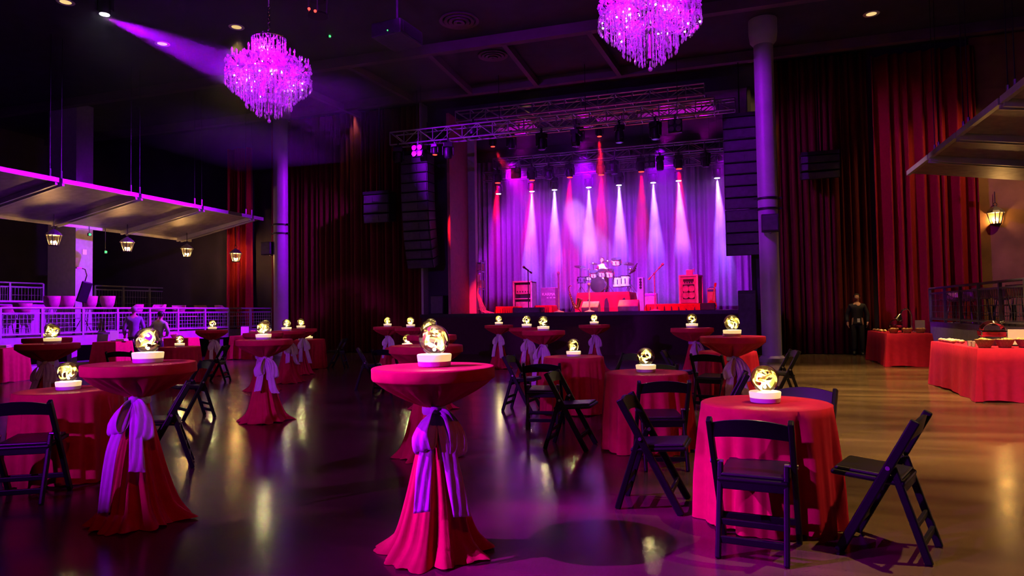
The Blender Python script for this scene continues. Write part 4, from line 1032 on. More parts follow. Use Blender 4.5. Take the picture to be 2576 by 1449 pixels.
# drummer, seated
sp = [(0, 0, .62, (.15, .12)), (0, -.03, .78, (.135, .1)), (0, -.09, .95, (.16, .11)), (0, -.13, 1.08, (.13, .09))]
dp = dict(spine=sp, neck=[(0, -.15, 1.16, .052), (0, -.18, 1.21, .05)], head=(0, -.22, 1.28), face=(.3, -1, -.25), sleeve=2)
for s, k in (('L', 1), ('R', -1)):
    dp['leg' + s] = [(k * .12, -.05, .60, (.085, .085)), (k * .2, -.42, .55, (.06, .06)), (k * .2, -.44, .09, (.042, .042)), (k * .2, -.58, .035, (.04, .03))]
    dp['arm' + s] = [(k * .17, -.13, 1.05, .055), (k * .3, -.22, .86, .045), (k * .2, -.46, .9, .03)]
    dp['hd' + s] = (-k * .3, -1, 0); dp['hn' + s] = (0, 0, -1)
person('drummer in a white shirt sitting behind the drum kit', seatp, 0, dp, (whiteshirt, dk_black), hair_d)
# ------------------------------------------------------------------ side terraces
DZ = .92
M['fascia'] = mat('pale terrace fascia', (.42, .38, .42), .5, var=.15)
M['terrace'] = mat('terrace decking', (.16, .12, .13), .6, var=.3)
slab('floor_terrace_left', -22.6, -17.05, 6.0, YB - .06, DZ - .24, DZ, M['terrace'])
slab('trim_30', -17.06, -16.98, 6.0, YB - .06, DZ - .25, DZ + .02, M['fascia'])
slab('floor_terrace_upper', XL, -22.6, 6.0, YB - .06, DZ + .1, DZ + .45, M['terrace'])
slab('wall_terrace_left', -18.2, -18.1, 6.0, YB - .06, 0, DZ - .24, M['wall'])
slab('floor_step_left', -17.7, -17.0, 11.0, 14.9, .0, .2, M['fascia'])
slab('floor_terrace_right', 5.3, XR, 4.0, YB - .06, DZ - .24, DZ, M['terrace'])
slab('trim_31', 5.24, 5.32, 4.0, YB - .06, .0, DZ + .02, M['fascia'])
for i, y in enumerate((11.2, 14.0, 16.8, 19.6)):
    slab('trim_%d' % (32 + i), -17.25, -17.08, y - .08, y + .08, 0, DZ - .25, M['fascia'])
def railing(x, ys, z0, z1, label, m, wires=True):
    t = thing('guard_railing', label, 'railing', (x, (ys[0] + ys[-1]) / 2, z0)); yo = (ys[0] + ys[-1]) / 2; h = z1 - z0
    for y in ys: part('post', MB().box((0, y - yo, h / 2), (.06, .06, h)), m, t)
    part('top_rail', MB().tube([(0, ys[0] - yo, h), (0, ys[-1] - yo, h)], .03, 10), m, t, True)
    part('mid_rail', MB().box((0, 0, h - .13), (.04, ys[-1] - ys[0], .035)), m, t)
    part('bottom_rail', MB().box((0, 0, .08), (.04, ys[-1] - ys[0], .04)), m, t)
    for a, b in zip(ys, ys[1:]):
        mb = MB(); a2, b2 = a + .07 - yo, b - .07 - yo; n = 9
        for k in range(n + 1):
            y = a2 + (b2 - a2) * k / n; mb.bar((0, y, .1), (0, y, h - .14), .009, .009)
        for k in range(5):
            z = .12 + (h - .28) * k / 4; mb.bar((0, a2, z), (0, b2, z), .009, .009)
        part('mesh_panel', mb, m, t)
    return t
yl = [9.66, 10.8] + [onX(x, 775, -17).y for x in (0, 105, 208, 295, 376, 447, 515, 575, 630, 685)]
railing(-17.0, yl, DZ + .02, 1.68, 'long wire-mesh railing along the left terrace edge', M['grey'])
zu = onX(330, 722, -22.5).z
railing(-22.5, [onX(x, 730, -22.5).y for x in (-40, 24, 108)], DZ + .45, zu, 'upper railing behind the bar at the far left', M['railgrey'])
railing(-22.5, [onX(x, 730, -22.5).y for x in (238, 310, 376, 430, 480)], DZ + .45, zu, 'upper railing behind the bar right of the square pillar', M['railgrey'])
railing(5.22, [10.0, 11.3, 12.6, 13.9, 15.2, 16.5, 17.8, 19.1, 20.4, 21.8], DZ + .02, 1.86, 'wire-mesh railing along the right terrace behind the buffet', M['railgrey'])
# square pillar on the left terrace
c0, c1 = onX(190, 660, -21.5), onX(233, 660, -21.5); c2 = onY(120, 660, c0.y)
pl = thing('square_pillar', 'purple-lit square pillar rising from the left terrace', 'pillar', ((c2.x - 21.5) / 2, (c0.y + c1.y) / 2, DZ))
part('shaft', MB().box((0, 0, (8.9 - DZ) / 2), (-21.5 - c2.x, c1.y - c0.y, 8.9 - DZ)), M['pilaster'], pl)
part('wall_plate', MB().box(((-21.5 - c2.x) / 2 + .012, 0, onX(211, 634, -21.5).z - DZ), (.02, .16, .18)), M['white'], pl)
# bar counter
b0, b1 = onX(-60, 770, -20.9), onX(146, 770, -20.9)
bc = thing('bar_counter', 'pale purple-lit bar counter at the far left of the terrace', 'counter', (-21.2, (b0.y + b1.y) / 2, DZ)); L = b1.y - b0.y
part('front', MB().box((0, 0, .5), (.5, L, 1.0)), M['pilaster'], bc); part('worktop', MB().box((.05, 0, 1.03), (.7, L + .1, .06)), M['fascia'], bc, bevel=.01)
# stools
sh = Tpl(); pk = mat('pink shell seat', (.62, .22, .30), .3); 
rows = []
for j in range(7):
    t_ = j / 6; rows.append([(math.cos(a) * (.13 + .1 * t_ ** .6), math.sin(a) * (.13 + .1 * t_ ** .6), .72 + .28 * t_ * t_ * (1.0 if math.sin(a) < .2 else max(.35, 1 - math.sin(a) * .8))) for a in [2 * PI * i / 28 for i in range(29)]])
sh.add('shell', MB().grid(rows), pk, 'all', solid=.02); sh.add('seat_cushion', MB().lathe([(.12, .69), (.16, .71), (.17, .76), (.1, .785)], 24), pk, True)
for k in range(4):
    a = PI / 4 + k * PI / 2; sh.add('leg', MB().tube([(.1 * math.cos(a), .1 * math.sin(a), .7), (.21 * math.cos(a), .21 * math.sin(a), 0)], .014, 8), M['chrome'], True)
sh.add('foot_ring', MB().tube([(.17 * math.cos(a), .17 * math.sin(a), .25) for a in [2 * PI * i / 20 for i in range(21)]], .01, 6), M['chrome'], True)
SG = 'shell-back bar stools on the left terrace'
for i, px in enumerate((131, 169, 226, 271)):
    p = onX(px, 755, -19.8); z = onX(px, 745, -19.8).z
    sh.make('bar_stool', '%s of four pink shell-back bar stools before the square pillar' % ('leftmost', 'second from left', 'third from left', 'rightmost')[i], 'stool', (p.x, p.y, DZ), R(70), SG, (1, 1, (z - DZ) / 1.0))
for i, (px, py, X) in enumerate(((57, 763, -18.6), (14, 768, -19.6), (342, 766, -18.4), (400, 766, -18.6), (450, 768, -18.6), (505, 768, -18.6), (556, 768, -18.6))):
    p = onX(px, py, X); s = (p.z - DZ) / 1.0
    if p.y > 21.3: p = onY(px, py, 21.3); s = (p.z - DZ)
    sh.make('bar_stool', ('shell-back stool just behind the left terrace railing, %s from the left' % ('second', 'first', 'third', 'fourth', 'fifth', 'sixth', 'seventh', 'eighth')[i]), 'stool', (p.x, p.y, DZ), R(60 + 40 * i), 'stools behind the left railing', (1, 1, max(.8, s)))
# small round high tables behind the railings
ht = Tpl(); ht.add('top', MB().lathe([(.34, .0), (.35, .01), (.35, .035), (.33, .04)], 28), M['darkwood'], True); ht.add('stem', MB().tube([(0, 0, 0), (0, 0, -.7)], .035, 10), M['darkmetal'], True); ht.add('foot', MB().lathe([(.22, -.7), (.2, -.68), (.04, -.66)], 24), M['darkmetal'], True)
warmtop = mat('honey wood top', (.6, .35, .18), .3)
ht2 = Tpl(); ht2.add('top', MB().lathe([(.34, .0), (.35, .01), (.35, .035), (.33, .04)], 28), warmtop, True); ht2.parts += ht.parts[1:]
for i, (px, py, X) in enumerate(((45, 806, -17.9), (240, 778, -18.3), (186, 802, -18.0), (468, 797, -18.0), (532, 796, -18.0), (590, 796, -17.8))):
    p = onX(px, py, X); tp = ht2 if i > 2 else ht
    if p.y > 21.2: p = onY(px, py, 21.2)
    tp.make('bar_table', 'round bar table behind the left railing, %s from the left' % ('first', 'third', 'second', 'fourth', 'fifth', 'sixth', 'seventh')[i], 'table', (p.x, p.y, p.z), 0, 'bar tables behind the left railing', (1, 1, (p.z - DZ) / .7))
for i, (px, py, Y) in enumerate(((2500, 770, 20.6), (2550, 768, 19.3))):
    p = onY(px, py, Y); ht2.make('bar_table', '%s round bar table behind the right railing' % ('left', 'right')[i], 'table', (p.x, p.y, p.z), 0, 'bar tables behind the right railing', (1, 1, (p.z - DZ) / .7))
for i, (px, py, Y) in enumerate(((2400, 735, 21.2), (2435, 733, 20.2), (2472, 724, 19.2), (2520, 726, 18.2), (2562, 716, 17.0))):
    p = onY(px, py, Y); sh.make('bar_stool', 'shell-back stool behind the right railing, %s from the left' % ORD[i], 'stool', (p.x, p.y, DZ), R(200 + 30 * i), 'stools behind the right railing', (1, 1, (p.z - DZ)))
# tilted panel on a tripod
p = onX(212, 745, -18.2); pz = onX(212, 722, -18.2).z; t = thing('floor_lamp_stand', 'dark tilted panel on a thin tripod with a gooseneck before the square pillar', 'stand', (p.x, p.y, DZ)); h = pz - DZ
part('panel', MB().box((0, 0, h - .15), (.06, .34, .62), Matrix.Rotation(R(-10), 3, 'X') @ Matrix.Rotation(R(12), 3, 'Y')), M['seatpad'], t, bevel=.03)
part('pole', MB().tube([(-.05, 0, .3), (-.05, 0, h - .1)], .018, 8), M['chrome'], t, True)
for a in (.3, 2.4, 4.5): part('leg', MB().tube([(-.05, 0, .55), (-.05 + .3 * math.cos(a), .3 * math.sin(a), 0)], .014, 6), M['chrome'], t, True)
part('gooseneck', MB().tube([(0, 0, h + .1), (.02, .06, h + .35), (.02, 0, h + .52), (.02, -.14, h + .55)], .014, 8), M['chrome'], t, True)
part('clip_light', MB().box((.02, -.2, h + .55), (.06, .16, .04)), M['white'], t)
# ---- lanterns
ln = Tpl()
ln.add('cage', MB().tube([(.13, .0, 0), (.22, 0, .3)], .012, 6).tube([(-.13, 0, 0), (-.22, 0, .3)], .012, 6).tube([(0, .13, 0), (0, .22, .3)], .012, 6).tube([(0, -.13, 0), (0, -.22, .3)], .012, 6).tube([(.065, .112, 0), (.11, .19, .3)], .012, 6).tube([(-.065, .112, 0), (-.11, .19, .3)], .012, 6).tube([(.065, -.112, 0), (.11, -.19, .3)], .012, 6).tube([(-.065, -.112, 0), (-.11, -.19, .3)], .012, 6), M['darkmetal'])
ln.add('floor_plate', MB().lathe([(.13, -.02), (.14, 0), (.05, .01)], 16), M['darkmetal'], True)
ln.add('roof', MB().lathe([(.235, .3), (.2, .36), (.11, .44), (.05, .47), (.02, .5)], 8), M['metal'])
ln.add('glass', MB().lathe([(.128, .005), (.218, .298)], 8, cap=False), clear_mat('lantern glass', (1, .9, .7), .12, .1))
ln.add('hook_ring', MB().tube([(.05 * math.cos(a), 0, .54 + .05 * math.sin(a)) for a in [2 * PI * i / 16 for i in range(17)]], .009, 6), M['darkmetal'], True)
for k in range(3):
    a = 2.1 * k; e = ln.add('candle_lamp', MB().tube([(.06 * math.cos(a), .06 * math.sin(a), .01), (.06 * math.cos(a), .06 * math.sin(a), .07)], .018, 8), M['white'], True)
    ln.sub(e, 'bulb', MB().lathe([(.01, .07), (.026, .09), (.022, .115), (.002, .14)], 10, (.06 * math.cos(a), .06 * math.sin(a), 0)), M['warmglow'], True)
def lantern(p, label, ztop, e):
    t = ln.make('hanging_lantern', label, 'lantern', p, .2, 'hanging lanterns')
    part('chain', MB().tube([(0, 0, .58), (0, 0, ztop - p[2])], .01, 6), M['darkmetal'], t)
    point('lantern_light', (0, 0, .13), e, (1.0, .56, .18), .05, t)
for i, (x, y) in enumerate(((135, 617), (320, 632), (470, 646), (593, 658))):
    p = onX(x, y, -19.6); p.y = min(p.y, YB - .5)
    if i == 3: p = onX(x, y, -17.8)
    lantern((p.x, p.y, p.z), '%s of the four lit lanterns hanging under the left canopy' % ('leftmost', 'second from left', 'third from left', 'rightmost')[i], 5.06 - .185 * (-17 - p.x), 70)
p = at_fd(2505, 563, 90); lantern((p.x, p.y, p.z), 'lit lantern glowing against the tan wall at the right', 4.55, 60)
# ------------------------------------------------------------------ buffets
def rect_cloth(w, d, h, seed, flare=.05):
    rng = random.Random(seed); N = 160; per = []
    cs = [(-1, -1), (1, -1), (1, 1), (-1, 1), (-1, -1)]
    for i in range(N + 1):
        u = i / N * 4; k = int(min(u, 3.999)); f = u - k; per.append((cs[k][0] * (1 - f) + cs[k + 1][0] * f, cs[k][1] * (1 - f) + cs[k + 1][1] * f, abs(f - .5) * 2))
    ph = [rng.uniform(0, 6) for _ in range(3)]; rows = []
    for s, t_ in ((.002, 0), (.6, 0), (.99, 0), (1, .01), (1, .25), (1, .5), (1, .75), (1, 1)):
        z = h * (1 - t_) + .01 * t_; row = []
        for i, (x, y, q) in enumerate(per):
            out = flare * t_ * (.35 + 1.5 * q ** 6) + t_ * .012 * (math.sin(i * .8 + ph[0]) + math.sin(i * .37 + ph[1]))
            nx = x if abs(x) > .985 else 0; ny = y if abs(y) > .985 else 0; l = math.hypot(nx, ny) or 1
            row.append((x * s * w / 2 + nx / l * out * 1.1, y * s * d / 2 + ny / l * out * 1.1, max(.004, z + (.02 * math.sin(i * .15 + ph[2]) if t_ == 1 else 0))))
        rows.append(row)
    return MB().grid(rows)
def buffet(cx, cy, w, d, label, seed, rz=0.0, h=.76):
    t = thing('buffet_table', label, 'table', (cx, cy, 0), rz)
    part('tablecloth', rect_cloth(w, d, h, seed), M['cloth'], t, 'all')
    part('tabletop', MB().box((0, 0, h - .022), (w - .03, d - .03, .03)), M['darkwood'], t)
    for sx in (-1, 1):
        for sy in (-1, 1): part('leg', MB().tube([(sx * (w / 2 - .08), sy * (d / 2 - .08), 0), (sx * (w / 2 - .08), sy * (d / 2 - .08), h - .03)], .015, 8), M['metal'], t, True)
buffet(3.72, 12.57, .86, 2.42, 'nearer long red buffet table at the right edge', 71)
buffet(3.78, 18.8, .92, 2.35, 'farther long red buffet table before the red curtain', 72)
def left_buffet(px, py, fd, w, d, label, seed, rz=0):
    p = at_fd(px, py, fd); buffet(p.x, p.y, w, d, label, seed, rz); return p
c18 = R(18)
R1 = left_buffet(284, 858, 92, .62, .8, 'small red-draped table with a menu card before the terrace', 73, c18)
R2 = left_buffet(630, 842, 77, 1.05, .75, 'red-draped side table with a menu card behind the left column tables', 74, c18)
R3 = left_buffet(455, 850, 82, .8, .7, 'pink-lit draped table behind the small round table near the terrace', 75, c18)
R4 = left_buffet(-18, 872, 112, 1.05, .8, 'red-draped table cut by the left picture edge', 76, c18)
H7 = .762
def card(px, py, label, z=H7, w=.2, h=.28, fd=None, rz=None, at=None):
    p = Vector((at[0], at[1], z)) if at else at_fd(px, py, fd); p.z = z; c_, _ = axes(p); t = thing('menu_card', label, 'sign', p, math.atan2(c_.y, c_.x) + PI / 2 + (rz or 0))
    tl = Matrix.Rotation(R(-12), 3, 'X')
    part('card', MB().box((0, .03, h / 2 + .01), (w, .008, h), tl), M['paper'], t)
    part('easel_back', MB().bar((0, .05, h * .7), (0, .14, 0), .05, .006), M['darkmetal'], t); part('ledge', MB().box((0, -.02, .012), (w * .8, .06, .02)), M['darkmetal'], t)
card(0, 0, 'cream menu card standing on the farther buffet table', at=(4.12, 18.15)); card(0, 0, 'cream menu card on the nearer buffet table at the picture edge', w=.24, h=.24, at=(4.0, 12.0))
card(287, 858, 'cream menu card on the small red table before the terrace', fd=92); card(616, 841, 'cream menu card left on the red side table by the left column', fd=77, w=.24)
# food and dishes
def bgnd(px, py, z=H7):
    p = gnd(px, py, z); x0, x1, y0, y1 = (3.42, 4.02, 11.5, 13.6) if px > 2345 else (3.46, 4.1, 17.8, 19.8)
    return Vector((min(max(p.x, x0), x1), min(max(p.y, y0), y1), z))
def bowl(p, r, h, m, label, food=None, n=0, seed=0, name='serving_bowl', z=H7):
    t = thing(name, label, 'bowl', (p.x, p.y, z)); part('bowl', MB().lathe([(r * .55, 0), (r * .6, .005), (r, h), (r * .95, h), (r * .5, .02), (.002, .02)], 24), m, t, True)
    if food:
        rng = random.Random(seed); mb = MB()
        for k in range(n):
            a = rng.uniform(0, 6.28); q = r * .72 * rng.random() ** .5; mb.sphere((q * math.cos(a), q * math.sin(a), h * .85 + rng.uniform(0, .025)), r * .22, 8, 6, (1, 1, .7))
        part('food', mb, food, t, True, 'stuff')
for i, x in enumerate((3.44, 3.70, 3.96)): bowl(Vector((x, 11.56 + .03 * i, H7)), .125, .12, M['wicker'], '%s of three serving baskets on the nearer buffet' % ('left', 'middle', 'right')[i], M['bread'], 16, i, 'serving_basket')
for i, x in enumerate((3.5, 3.78, 4.05)): bowl(Vector((x, 17.82, H7)), .12, .10, M['wicker'], '%s of three serving baskets on the farther buffet' % ('left', 'middle', 'right')[i], M['bread'], 14, 10 + i, 'serving_basket')
roll = Tpl(); roll.add('crust', MB().sphere((0, 0, .028), .045, 12, 8, (1, 1, .65)), M['bread'], True); roll.add('flour_top', MB().sphere((0, 0, .045), .03, 10, 6, (1, 1, .5)), M['paper'], True)
for i in range(10):
    x, y = 3.40 + .115 * (i // 5), 13.6 - .17 * (i % 5) - .05 * (i // 5)
    roll.make('bread_roll', 'pale bread roll on the nearer buffet, %s from the far end in the %s row' % (ORD[i % 5], ('outer', 'inner')[i // 5]), 'bread', (x, y, H7), i, 'bread rolls on the nearer buffet')
for i in range(6):
    roll.make('bread_roll', 'pale bread roll on the farther buffet, %s from its far end' % ORD[i], 'bread', (3.44 + .05 * (i % 2), 19.75 - .2 * i, H7), i, 'bread rolls on the farther buffet')
def chafing(p, label, s=1.0):
    t = thing('chafing_dish', label, 'chafing dish', (p.x, p.y, H7), R(80), None, s)
    part('water_pan', MB().box((0, 0, .19), (.5, .34, .1), None, 1.06), M['chrome'], t, bevel=.02)
    rows = []
    for j in range(9):
        a = PI * j / 8; rows.append([(x, -.17 * math.cos(a) * (1 if abs(x) < .24 else .9), .25 + .15 * math.sin(a) * (1 if abs(x) < .24 else .75)) for x in (-.26, -.24, -.1, .1, .24, .26)])
    part('roll_top_lid', MB().grid(rows), M['chrome'], t, 'all', solid=.006); part('lid_handle', MB().tube([(-.06, -.12, .36), (-.06, -.17, .38), (.06, -.17, .38), (.06, -.12, .36)], .01, 8), M['chrome'], t, True)
    for sx in (-1, 1):
        for sy in (-1, 1): part('leg', MB().tube([(sx * .22, sy * .14, .16), (sx * .24, sy * .16, 0)], .012, 8), M['chrome'], t, True)
    for x in (.1, -.1): part('burner', MB().lathe([(.04, 0), (.04, .06), (.03, .065)], 14, (x, 0, 0)), M['metal'], t, True)
chafing(Vector((3.78, 12.35, H7)), 'shiny domed chafing dish on the nearer buffet', .95); chafing(Vector((3.68, 18.45, H7)), 'low chafing dish on the farther buffet', .8)
# heat lamp on the farther buffet
p = Vector((4.08, 18.75, H7)); t = thing('heat_lamp', 'arched chrome heat lamp on the farther buffet', 'lamp', (p.x, p.y, H7), R(18))
part('base', MB().lathe([(.1, 0), (.1, .02), (.03, .03)], 20), M['chrome'], t, True)
part('arm', MB().tube([(0, 0, .02), (0, 0, .42), (-.05, 0, .52), (-.13, 0, .56), (-.22, 0, .52), (-.26, 0, .44)], .016, 10), M['chrome'], t, True)
part('shade', MB().lathe([(.03, .05), (.06, .0), (.11, -.1)], 20, (-.29, 0, .38), Matrix.Rotation(R(25), 3, 'Y'), cap=False), M['chrome'], t, True)
part('bulb', MB().sphere((-.29, 0, .34), .035, 12, 8), M['warmglow'], t, True)
spot('heat_lamp_light', t.location + Vector((-.3, -.1, .3)), t.location + Vector((-.4, -.1, 0)), 12, WARM, 120, .5, .03)
# cups near the corner of the nearer buffet, plates left
cup = Tpl(); cup.add('cup', MB().lathe([(.025, 0), (.035, .08), (.032, .08), (.022, .006), (.001, .006)], 16), M['white'], True); cup.add('handle', MB().tube([(.033, 0, .06), (.055, 0, .055), (.05, 0, .03), (.03, 0, .025)], .005, 6), M['white'], True)
for i, y in enumerate((12.02, 11.84)):
    p = Vector((3.38, y, H7)); cup.make('cup', '%s white cup at the corner of the nearer buffet' % ('left', 'right')[i], 'cup', (p.x, p.y, H7), i, 'cups on the nearer buffet')
nap = Tpl(); nap.add('folded_layer', MB().box((0, 0, .015), (.26, .2, .03)), M['paper'], bevel=.012); nap.add('folded_layer', MB().box((.0, 0, .048), (.25, .19, .03)), M['paper'], bevel=.012)
p = at_fd(8, 866, 112); nap.make('napkin_stack', 'two folded pale napkins on the table cut by the left edge', 'napkin', (p.x, p.y, H7), .4)
p = at_fd(440, 848, 82); bowl(p, .14, .1, M['pilaster'], 'pale serving bowl on the pink-lit draped table', M['bread'], 12, 5)
p = at_fd(640, 842, 77); bowl(p, .18, .14, M['wicker'], 'round basket of bread on the red side table by the left column', M['bread'], 18, 6, 'serving_basket')
p = at_fd(307, 857, 92); nap.make('napkin_stack', 'two folded pale napkins beside the menu card before the terrace', 'napkin', (p.x, p.y, H7), .2)
p = at_fd(1826, 846, 222); nap.make('napkin_stack', 'crumpled pale napkin beside the globe near the right column', 'napkin', (p.x, p.y, 1.073), .2, None, (.25, .3, .5))
# ------------------------------------------------------------------ chandeliers
def crystal_mat():
    m = bpy.data.materials.new('crystal'); nt, nd, lk = nodes(m); nd.remove(nd['Principled BSDF'])
    d = nd.new('ShaderNodeBsdfTranslucent'); d.inputs[0].default_value = (.9, .82, .9, 1)
    f = nd.new('ShaderNodeBsdfDiffuse'); f.inputs[0].default_value = (.9, .82, .9, 1)
    g = nd.new('ShaderNodeBsdfGlossy'); g.inputs['Roughness'].default_value = .06
    t = nd.new('ShaderNodeBsdfTransparent')
    nz = nd.new('ShaderNodeTexNoise'); nz.inputs['Scale'].default_value = 30; tc = nd.new('ShaderNodeTexCoord'); lk.new(tc.outputs['Object'], nz.inputs['Vector'])
    a = nd.new('ShaderNodeMixShader'); b = nd.new('ShaderNodeMixShader'); c = nd.new('ShaderNodeMixShader')
    a.inputs[0].default_value = .5; lk.new(d.outputs[0], a.inputs[1]); lk.new(f.outputs[0], a.inputs[2])
    b.inputs[0].default_value = .3; lk.new(a.outputs[0], b.inputs[1]); lk.new(g.outputs[0], b.inputs[2])
    mr = nd.new('ShaderNodeMapRange'); mr.inputs['To Min'].default_value = .05; mr.inputs['To Max'].default_value = .4; lk.new(nz.outputs['Fac'], mr.inputs['Value']); lk.new(mr.outputs[0], c.inputs[0])
    lk.new(b.outputs[0], c.inputs[1]); lk.new(t.outputs[0], c.inputs[2]); lk.new(c.outputs[0], nd['Material Output'].inputs['Surface'])
    return m
M['crystal'] = crystal_mat()
M['sparkglow'] = glow_mat('crystal glint glow', (1.0, .72, 1.0), 12)  # glow of the points that imitate crystal glints
M['candleglow'] = glow_mat('chandelier bulb', (.8, .25, 1.0), 5)
def strand_mesh(L):
    mb = MB(); z = 0.0; k = 0
    while -z < L - .09:
        mb.lathe([(.002, z), (.011, z - .012), (.002, z - .024)], 6); z -= .026; k += 1
        if k % 3 == 0: mb.lathe([(.002, z), (.008, z - .03), (.010, z - .06), (.002, z - .075)], 5); z -= .077
    mb.lathe([(.002, z), (.006, z - .02), (.016, z - .055), (.011, z - .075), (.002, z - .085)], 6)
    return mb.mesh('crystal_strand', M['crystal'])
RINGS = [(.68, 54), (.60, 46), (.52, 40), (.44, 34), (.36, 28), (.28, 22), (.20, 15), (.12, 9)]
SM = []
for r, n in RINGS:
    zt = .84 - .12 * (r / .68); zb = .10 + .50 * ((r - .12) / .56); SM.append((zt, strand_mesh(zt - zb)))
CROWN = strand_mesh(.30); CROWN2 = strand_mesh(.22)
fin = MB().tube([(0, 0, .12), (0, 0, .04)], .012, 8).sphere((0, 0, .02), .03, 10, 8)
def chandelier(p, zb, label):
    t = thing('chandelier', label, 'chandelier', (p.x, p.y, zb), 0, 'crystal chandeliers'); fr = M['chrome']
    for (r, n), (zt, me) in zip(RINGS, SM):
        part('ring_frame', MB().tube([(r * math.cos(a), r * math.sin(a), zt) for a in [2 * PI * i / 40 for i in range(41)]], .008, 6), M['crystal'], t, True)
        for i in range(n): 
            a = 2 * PI * (i + .3 * (i % 2)) / n; link('crystal_strand', me, t, (r * math.cos(a), r * math.sin(a), zt), (0, 0, a))
    part('ring_frame', MB().tube([(.27 * math.cos(a), .27 * math.sin(a), 1.40) for a in [2 * PI * i / 40 for i in range(41)]], .012, 6), fr, t, True)
    for i in range(30): 
        a = 2 * PI * i / 30; link('crystal_strand', CROWN, t, (.27 * math.cos(a), .27 * math.sin(a), 1.40 + .02 * math.cos(5 * a)), (0, 0, a))
    for i in range(14):
        a = 2 * PI * i / 14; link('crystal_strand', CROWN2, t, (.16 * math.cos(a), .16 * math.sin(a), 1.36), (0, 0, a))
    part('central_stem', MB().tube([(0, 0, .15), (0, 0, 1.45)], [.05, .04], 12).sphere((0, 0, .95), .1, 14, 10, (1, 1, 1.4)).sphere((0, 0, .55), .08, 14, 10), fr, t, True)
    rng = random.Random(5); mb = MB()
    for k in range(1300):                         # small cut beads between the arms
        a = rng.uniform(0, 6.283); u = rng.random() ** .6; r = .15 + .54 * u; z = rng.uniform(.72, 1.12 - .12 * (r / .69)); s = rng.uniform(.012, .028)
        c = Vector((r * math.cos(a), r * math.sin(a), z)); mb.add([c + Vector(v) * s for v in ((1, 0, 0), (-1, 0, 0), (0, 1, 0), (0, -1, 0), (0, 0, 1.5), (0, 0, -1.5))], [(0, 2, 4), (2, 1, 4), (1, 3, 4), (3, 0, 4), (2, 0, 5), (1, 2, 5), (3, 1, 5), (0, 3, 5)])
    for k in range(140):
        a = rng.uniform(0, 6.283); r = rng.uniform(.05, .26); z = rng.uniform(1.05, 1.42); s = rng.uniform(.010, .02); c = Vector((r * math.cos(a), r * math.sin(a), z))
        mb.add([c + Vector(v) * s for v in ((1, 0, 0), (-1, 0, 0), (0, 1, 0), (0, -1, 0), (0, 0, 1.5), (0, 0, -1.5))], [(0, 2, 4), (2, 1, 4), (1, 3, 4), (3, 0, 4), (2, 0, 5), (1, 2, 5), (3, 1, 5), (0, 3, 5)])
    part('cut_beads', mb, M['crystal'], t, False, 'stuff')
    for i in range(16):
        a = 2 * PI * i / 16; ca_, sa_ = math.cos(a), math.sin(a); R0 = .64 if i % 2 else .5; zc = .92 if i % 2 else 1.0
        ar = part('arm', MB().tube([(.04 * ca_, .04 * sa_, .8), (.25 * ca_, .25 * sa_, .74), (.48 * R0 / .64 * ca_, .48 * R0 / .64 * sa_, .78), (R0 * ca_, R0 * sa_, zc)], .010, 6), fr, t, True)
        part('candle_cup', MB().lathe([(.01, 0), (.045, .015), (.03, .03), (.012, .03), (.012, .09)], 12, (R0 * ca_, R0 * sa_, zc)), M['crystal'], ar, True)
        part('upright_crystal', MB().lathe([(.008, .09), (.018, .11), (.014, .14), (.002, .165)], 8, (R0 * ca_, R0 * sa_, zc)), M['crystal'], ar, True)  # upright crystal above the cup, not a lamp
    rg = random.Random(9)
    for i in range(34):                          # added glow points standing in for glints on the crystals
        a = rg.uniform(0, 6.283); r = rg.uniform(.3, .66); part('bulb', MB().sphere((r * math.cos(a), r * math.sin(a), rg.uniform(.62, .98) - .15 * r), .013, 8, 6), M['sparkglow'], t, True)
    part('finial', fin, M['crystal'], t, True)
    zc = ZC - zb; lk_ = MB(); z = 1.45; k = 0
    while z < min(zc, 1.95):
        m_ = Matrix.Rotation(PI / 2 * (k % 2), 3, 'Z'); lk_.tube([m_ @ Vector((.022 * math.cos(a), 0, z + .035 + .04 * math.sin(a))) for a in [2 * PI * i / 10 for i in range(11)]], .007, 5); z += .058; k += 1
    part('chain', lk_, fr, t, True); part('cable', MB().tube([(0, 0, z - .02), (0, 0, zc - .03)], .012, 8), M['grey'], t, True)
    part('ceiling_rose', MB().lathe([(.12, zc - .04), (.1, zc - .01)], 20), fr, t, True)
    for k in range(4):
        a = PI / 4 + k * PI / 2; point('chandelier_light', (.38 * math.cos(a), .38 * math.sin(a), .86), 170, (.46, .0, 1.0), .06, t)
    point('chandelier_light', (0, .0, .42), 130, (.5, .02, 1.0), .05, t); point('chandelier_light', (.0, -.1, 1.2), 60, (.5, .02, 1.0), .05, t)
cA, cB = at_fd(677, 308, 152), at_fd(1636, 178, 187)
chandelier(cA, cA.z, 'complete purple-lit crystal chandelier hanging at the upper left')
chandelier(cB, cB.z, 'purple-lit crystal chandelier cut by the top picture edge')
